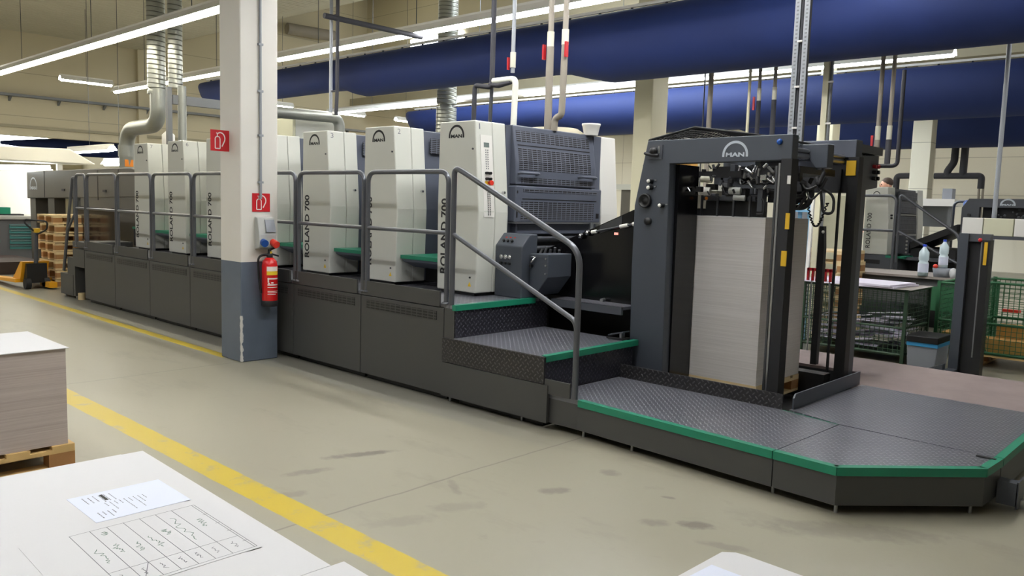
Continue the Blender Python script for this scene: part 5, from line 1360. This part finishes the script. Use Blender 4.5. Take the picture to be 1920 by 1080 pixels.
def mesh_panel(p0, p1, z0, z1, step=.05, r=.0028):
    m = MB(); a, b = Vector((p0[0], p0[1], 0)), Vector((p1[0], p1[1], 0)); d = b-a; L = d.length; u = d/L; s = Vector((-u.y, u.x, 0))
    n = max(2, int(L/step))
    for i in range(n+1):
        p = a+d*i/n; q = p+s*r
        m.add([(p-u*r)-s*r+Vector((0, 0, z0)), (p+u*r)-s*r+Vector((0, 0, z0)), (p+u*r)+s*r+Vector((0, 0, z0)), (p-u*r)+s*r+Vector((0, 0, z0)),
               (p-u*r)-s*r+Vector((0, 0, z1)), (p+u*r)-s*r+Vector((0, 0, z1)), (p+u*r)+s*r+Vector((0, 0, z1)), (p-u*r)+s*r+Vector((0, 0, z1))],
              [(0, 1, 5, 4), (1, 2, 6, 5), (2, 3, 7, 6), (3, 0, 4, 7)])
    k = max(2, int((z1-z0)/step))
    for i in range(k+1):
        z = z0+(z1-z0)*i/k
        m.add([a-s*r+Vector((0, 0, z-r)), b-s*r+Vector((0, 0, z-r)), b+s*r+Vector((0, 0, z-r)), a+s*r+Vector((0, 0, z-r)),
               a-s*r+Vector((0, 0, z+r)), b-s*r+Vector((0, 0, z+r)), b+s*r+Vector((0, 0, z+r)), a+s*r+Vector((0, 0, z+r))],
              [(0, 1, 5, 4), (3, 2, 6, 7), (0, 3, 2, 1), (4, 5, 6, 7)])
    return m
def cage(label, x0, y0, x1, y1, z0, z1, paint='green_paint', mid=True, group=None, feet=True):
    t = thing('wire_cage', label, 'cage box', ((x0+x1)/2, (y0+y1)/2, 0), group)
    c = [(x0, y0), (x1, y0), (x1, y1), (x0, y1)]
    for i in range(4):
        mesh_panel(c[i], c[(i+1) % 4], z0, z1).build('mesh_panel', paint, t)
        x, y = c[i]
        MB().box(x-.018, y-.018, 0 if feet else z0, x+.018, y+.018, z1+.02).build('corner_post', paint, t)
        p, q = c[i], c[(i+1) % 4]
        m = MB()
        for z in [z0, z1]+([z0+(z1-z0)*.42] if mid else []): m.tube([(p[0], p[1], z), (q[0], q[1], z)], .014, 6)
        m.build('frame_bars', paint, t)
    MB().box(x0, y0, z0-.02, x1, y1, z0).build('floor_plate', paint, t)
    return t
def cages():
    cage('dark green wire cage filled with waste paper behind the feeder posts', -3.98, 9.35, -2.84, 10.15, .1, .80)
    MB_ = MB(); R = random.Random(21)
    for i in range(38):
        x, y, z = R.uniform(-3.85, -2.95), R.uniform(9.45, 10.0), .13+.0085*i; a = R.uniform(-.4, .4); w_, d = R.uniform(.12, .3), R.uniform(.1, .2)
        ca, sa = math.cos(a), math.sin(a); z2 = z+R.uniform(-.02, .06)
        MB_.add([(max(-3.95, x-w_*ca), y-d*sa, z), (min(-2.87, x+w_*ca), y-d*sa, z2), (min(-2.87, x+w_*ca), y+d, z2+.01), (max(-3.95, x-w_*ca), y+d, z)], [(0, 1, 2, 3)])
    tag(MB_.build('waste_paper', 'paper_lilac'), 'crumpled waste sheets lying inside the dark green cage', 'waste paper', kind='stuff')
    t = thing('sheet_stack', 'flat stack of pale lilac sheets on top of the dark green cage', 'paper stack', (-3.4, 9.4, .82))
    MB().prism([(-4.0, 9.30), (-2.95, 9.25), (-2.90, 9.95), (-3.95, 10.0)], 'z', .824, .842).build('lower_sheets', 'paper_lilac', t)
    MB().prism([(-3.98, 9.36), (-2.98, 9.22), (-2.92, 9.9), (-3.9, 9.98)], 'z', .843, .862).build('upper_sheets', 'paper_lilac', t)
    tag(MB().prism([(-3.2, 9.28), (-2.78, 9.3), (-2.78, 10.1), (-3.1, 10.1)], 'z', .822, .8235).build('board', 'board_grey'), 'grey board between the lilac sheets and the cage rim', 'board')
    cage('green wire cage right of the black bin, holding kraft cartons', -2.78, 10.3, -2.33, 11.0, .12, .86, 'green_bright')
    cage('bright green wire cage standing on a wooden pallet at the right edge', -2.3, 9.9, -1.1, 10.7, .165, .93, 'green_bright', True, None, False)
    pallet((-1.7, 10.3, 0), 1.2, .8, 'wooden pallet under the bright green cage at the right edge', wood='wood')
    R = random.Random(4)
    for i, (x, y, z, a) in enumerate(((-2.0, 10.12, .17, .3), (-1.6, 10.2, .17, -.4), (-1.95, 10.35, .3, .1), (-2.555, 10.6, .13, .0))):
        b = MB().box(-.2, -.15, 0, .2, .15, .14)
        o = tag(b.build('carton', 'kraft'), ['flattened kraft carton at the front left of the right edge cage', 'kraft carton lying to the right in the right edge cage', 'upper kraft carton in the right edge cage', 'kraft carton inside the cage behind the black bin'][i], 'carton')
        o.location = (x, y, z); o.rotation_euler = (0, 0, a)
    tag(MB().box(-1.72, 10.15, .33, -1.5, 10.45, .82).build('plastic_bag', 'clear'), 'pale plastic wrapping standing in the right edge cage', 'wrapping')
    tag(MB().prism([(-2.1, 10.2), (-1.95, 10.2), (-1.93, 10.26), (-2.1, 10.25)], 'z', .60, .63).build('strap', 'red_bright'), 'small red strap in the right edge cage', 'strap')
    b = thing('waste_bin', 'grey waste bin with black lid and blue bag beside the cages', 'bin', (-2.55, 9.5, 0))
    MB().prism([(-2.77, 0), (-2.49, 0), (-2.475, .25), (-2.785, .25)], 'y', 9.3, 9.72).build('body', 'bin_grey', b, .008)
    MB().box(-2.786, 9.29, .232, -2.474, 9.73, .273).build('bag_rim', 'bag_blue', b)
    MB().box(-2.792, 9.28, .272, -2.468, 9.74, .345).build('lid', 'black', b, .01)
    # stacker mast with white stacks
    s = thing('stacker', 'dark pallet stacker mast standing at the right', 'stacker', (-2.2, 9.3, 0))
    MB().box(-2.34, 9.2, 0, -2.25, 9.34, 1.46).build('mast', 'feeder_paint', s)
    MB().box(-2.25, 9.26, 0, -2.12, 9.34, 1.40).build('mast_panel', 'soft_black', s)
    MB().box(-2.12, 9.2, 0, -2.05, 9.34, 1.40).build('mast', 'black', s)
    MB().box(-2.135, 9.21, .2, -2.12, 9.24, 1.38).build('guide_rail', 'steel', s)
    MB().box(-2.25, 9.22, 1.38, -2.06, 9.34, 1.46).build('cross_head', 'press_grey', s)
    MB().prism([(-2.34, .12), (-2.62, -.0), (-2.52, 0), (-2.34, .06)], 'y', 9.0, 9.1).build('outrigger', 'feeder_paint', s)
    MB().box(-2.34, 8.95, 0, -2.25, 9.2, .06).build('outrigger', 'feeder_paint', s)
    MB().box(-2.10, 9.19, 1.15, -2.07, 9.2, 1.38).build('yellow_label', 'yellow_tag', s)
    MB().ball((-2.14, 9.19, 1.40), .02, 8).build('red_knob', 'red', s)
    sh = thing('loading_shelf', 'dark shelf holding three pale cartons above the stacker mast', 'shelf', (-2.0, 9.74, 0))
    MB().box(-2.44, 9.62, 1.405, -1.2, 9.86, 1.437).build('shelf_board', 'press_grey', sh)
    for x in (-2.31, -1.25): MB().box(x, 9.83, 0, x+.03, 9.86, 1.41).build('post', 'tray_grey', sh)
    for xa, xb, c, lb in ((-2.43, -2.234, 'white_paint', 'white carton at the left end of the shelf above the stacker mast'), (-2.228, -1.952, 'cream_warm', 'pale yellow carton in the middle of the shelf above the stacker mast'), (-1.945, -1.66, 'white_paint', 'white carton at the right end of the shelf above the stacker mast')):
        tag(MB().box(xa, 9.64, 1.438, xb, 9.84, 1.622).build('carton', c, bevel=.006), lb, 'carton')
    # table with bottles
    w_ = thing('work_table', 'long grey-topped table with bottles in front of the second press', 'table', (-3.5, 11.3, 0))
    MB().box(-4.35, 11.0, .84, -2.55, 11.9, .87).build('table_top', 'board_grey', w_)
    for x in (-4.3, -2.62): MB().box(x, 11.05, 0, x+.04, 11.09, .84).build('leg', 'green_paint', w_)
    MB().box(-4.3, 11.08, .5, -2.6, 11.1, .84).build('apron', 'console_grey', w_)
    MB().box(-3.1, 11.0, .45, -2.6, 11.5, .75).build('green_crate', 'green_bright', w_)
    def bottle(x, y, z, h, lb):
        b = thing('water_bottle', lb, 'bottle', (x, y, z)); r = h*.15
        MB().lathe([(.0001, 0), (r, .005), (r, h*.42), (r*.82, h*.47), (r, h*.52), (r, h*.75), (r*.35, h*.9), (r*.3, h*.95)], (x, y, z), n=16).build('body', 'clear', b)
        MB().lathe([(r*.38, h*.93), (r*.38, h)], (x, y, z), n=12).build('cap', 'blue_cap', b)
        MB().lathe([(r*1.02, h*.12), (r*1.02, h*.4)], (x, y, z), n=16).build('label', 'paper_blue', b)
    bottle(-3.18, 11.02, .87, .40, 'clear water bottle with blue cap standing alone on the grey table')
    bottle(-2.98, 11.12, .98, .36, 'clear bottle with blue cap standing in the grey tub')
    tb = thing('tub', 'grey tub holding a bottle on the work table', 'tub', (-2.98, 11.1, .87))
    MB().lathe([(.0001, 0), (.09, 0), (.11, .11), (.1, .11), (.085, .01), (.0001, .01)], (-2.98, 11.1, .87), n=18).build('shell', 'bin_grey', tb)
    tag(MB().ball((-3.05, 11.06, 1.0), .03, 10).build('ball', 'red_bright'), 'small red ball peeking from the grey tub', 'ball')
    tag(MB().ball((-2.84, 11.05, .93), .06, 10, (.8, .8, 1.1)).build('bundle', 'paper'), 'crumpled white cloth bundle right of the grey tub', 'cloth')
    # pallets behind the feeder
    n = ['bottom', 'second', 'third', 'fourth', 'fifth', 'sixth', 'seventh', 'top']
    p0 = pallet((0, 0, 0), 1.15, .68, 'x', 'pallet stack behind the feeder', 'wood_pale')
    for i in range(8):
        lb = 'wooden pallet in the stack behind the feeder, '+('counted from the floor, '+n[i] if 0 < i < 7 else n[i])
        if i == 0: p0.location = (-4.46, 10.62, 0); p0['label'] = lb
        else: dup(p0, (-4.46+.015*math.sin(i*2.3), 10.62, .144*i), lb, rotz=.015*math.sin(i*1.7))
    # red handled rods behind the pile
    for i, x in enumerate((-3.42, -3.33, -3.24)):
        r = thing('pile_rod', ['left of the three steel rods with red T-handles beside the sheet pile', 'middle of the three steel rods with red T-handles beside the sheet pile', 'right of the three steel rods with red T-handles beside the sheet pile'][i], 'rod', (x, 8.2, .245), 'red handled rods')
        MB().cyl((x+.02*i, 8.2+.02*i, 0), (x, 8.2, 1.0), .009, 8).build('rod', 'steel', r)
        m = MB(); m.box(x-.05, 8.185, 1.03, x+.05, 8.215, 1.06); m.box(x-.05, 8.185, .93, x-.03, 8.215, 1.06); m.box(x+.0, 8.185, .93, x+.02, 8.215, 1.06); m.build('handle', 'red', r)
    pp = thing('guide_post', 'slim dark post with white tip standing behind the sheet pile', 'post', (-2.955, 7.25, .245))
    MB().prism([(-2.986, .246), (-2.93, .246), (-2.93, 1.31), (-2.944, 1.505), (-2.982, 1.505), (-2.986, 1.31)], 'y', 7.24, 7.30).build('post', 'black', pp)
    MB().ball((-2.944, 7.235, 1.455), .014, 8).build('tip', 'white_paint', pp)
cages()
for ob in list(COL.objects):
    if '_o' in ob: del ob['_o']
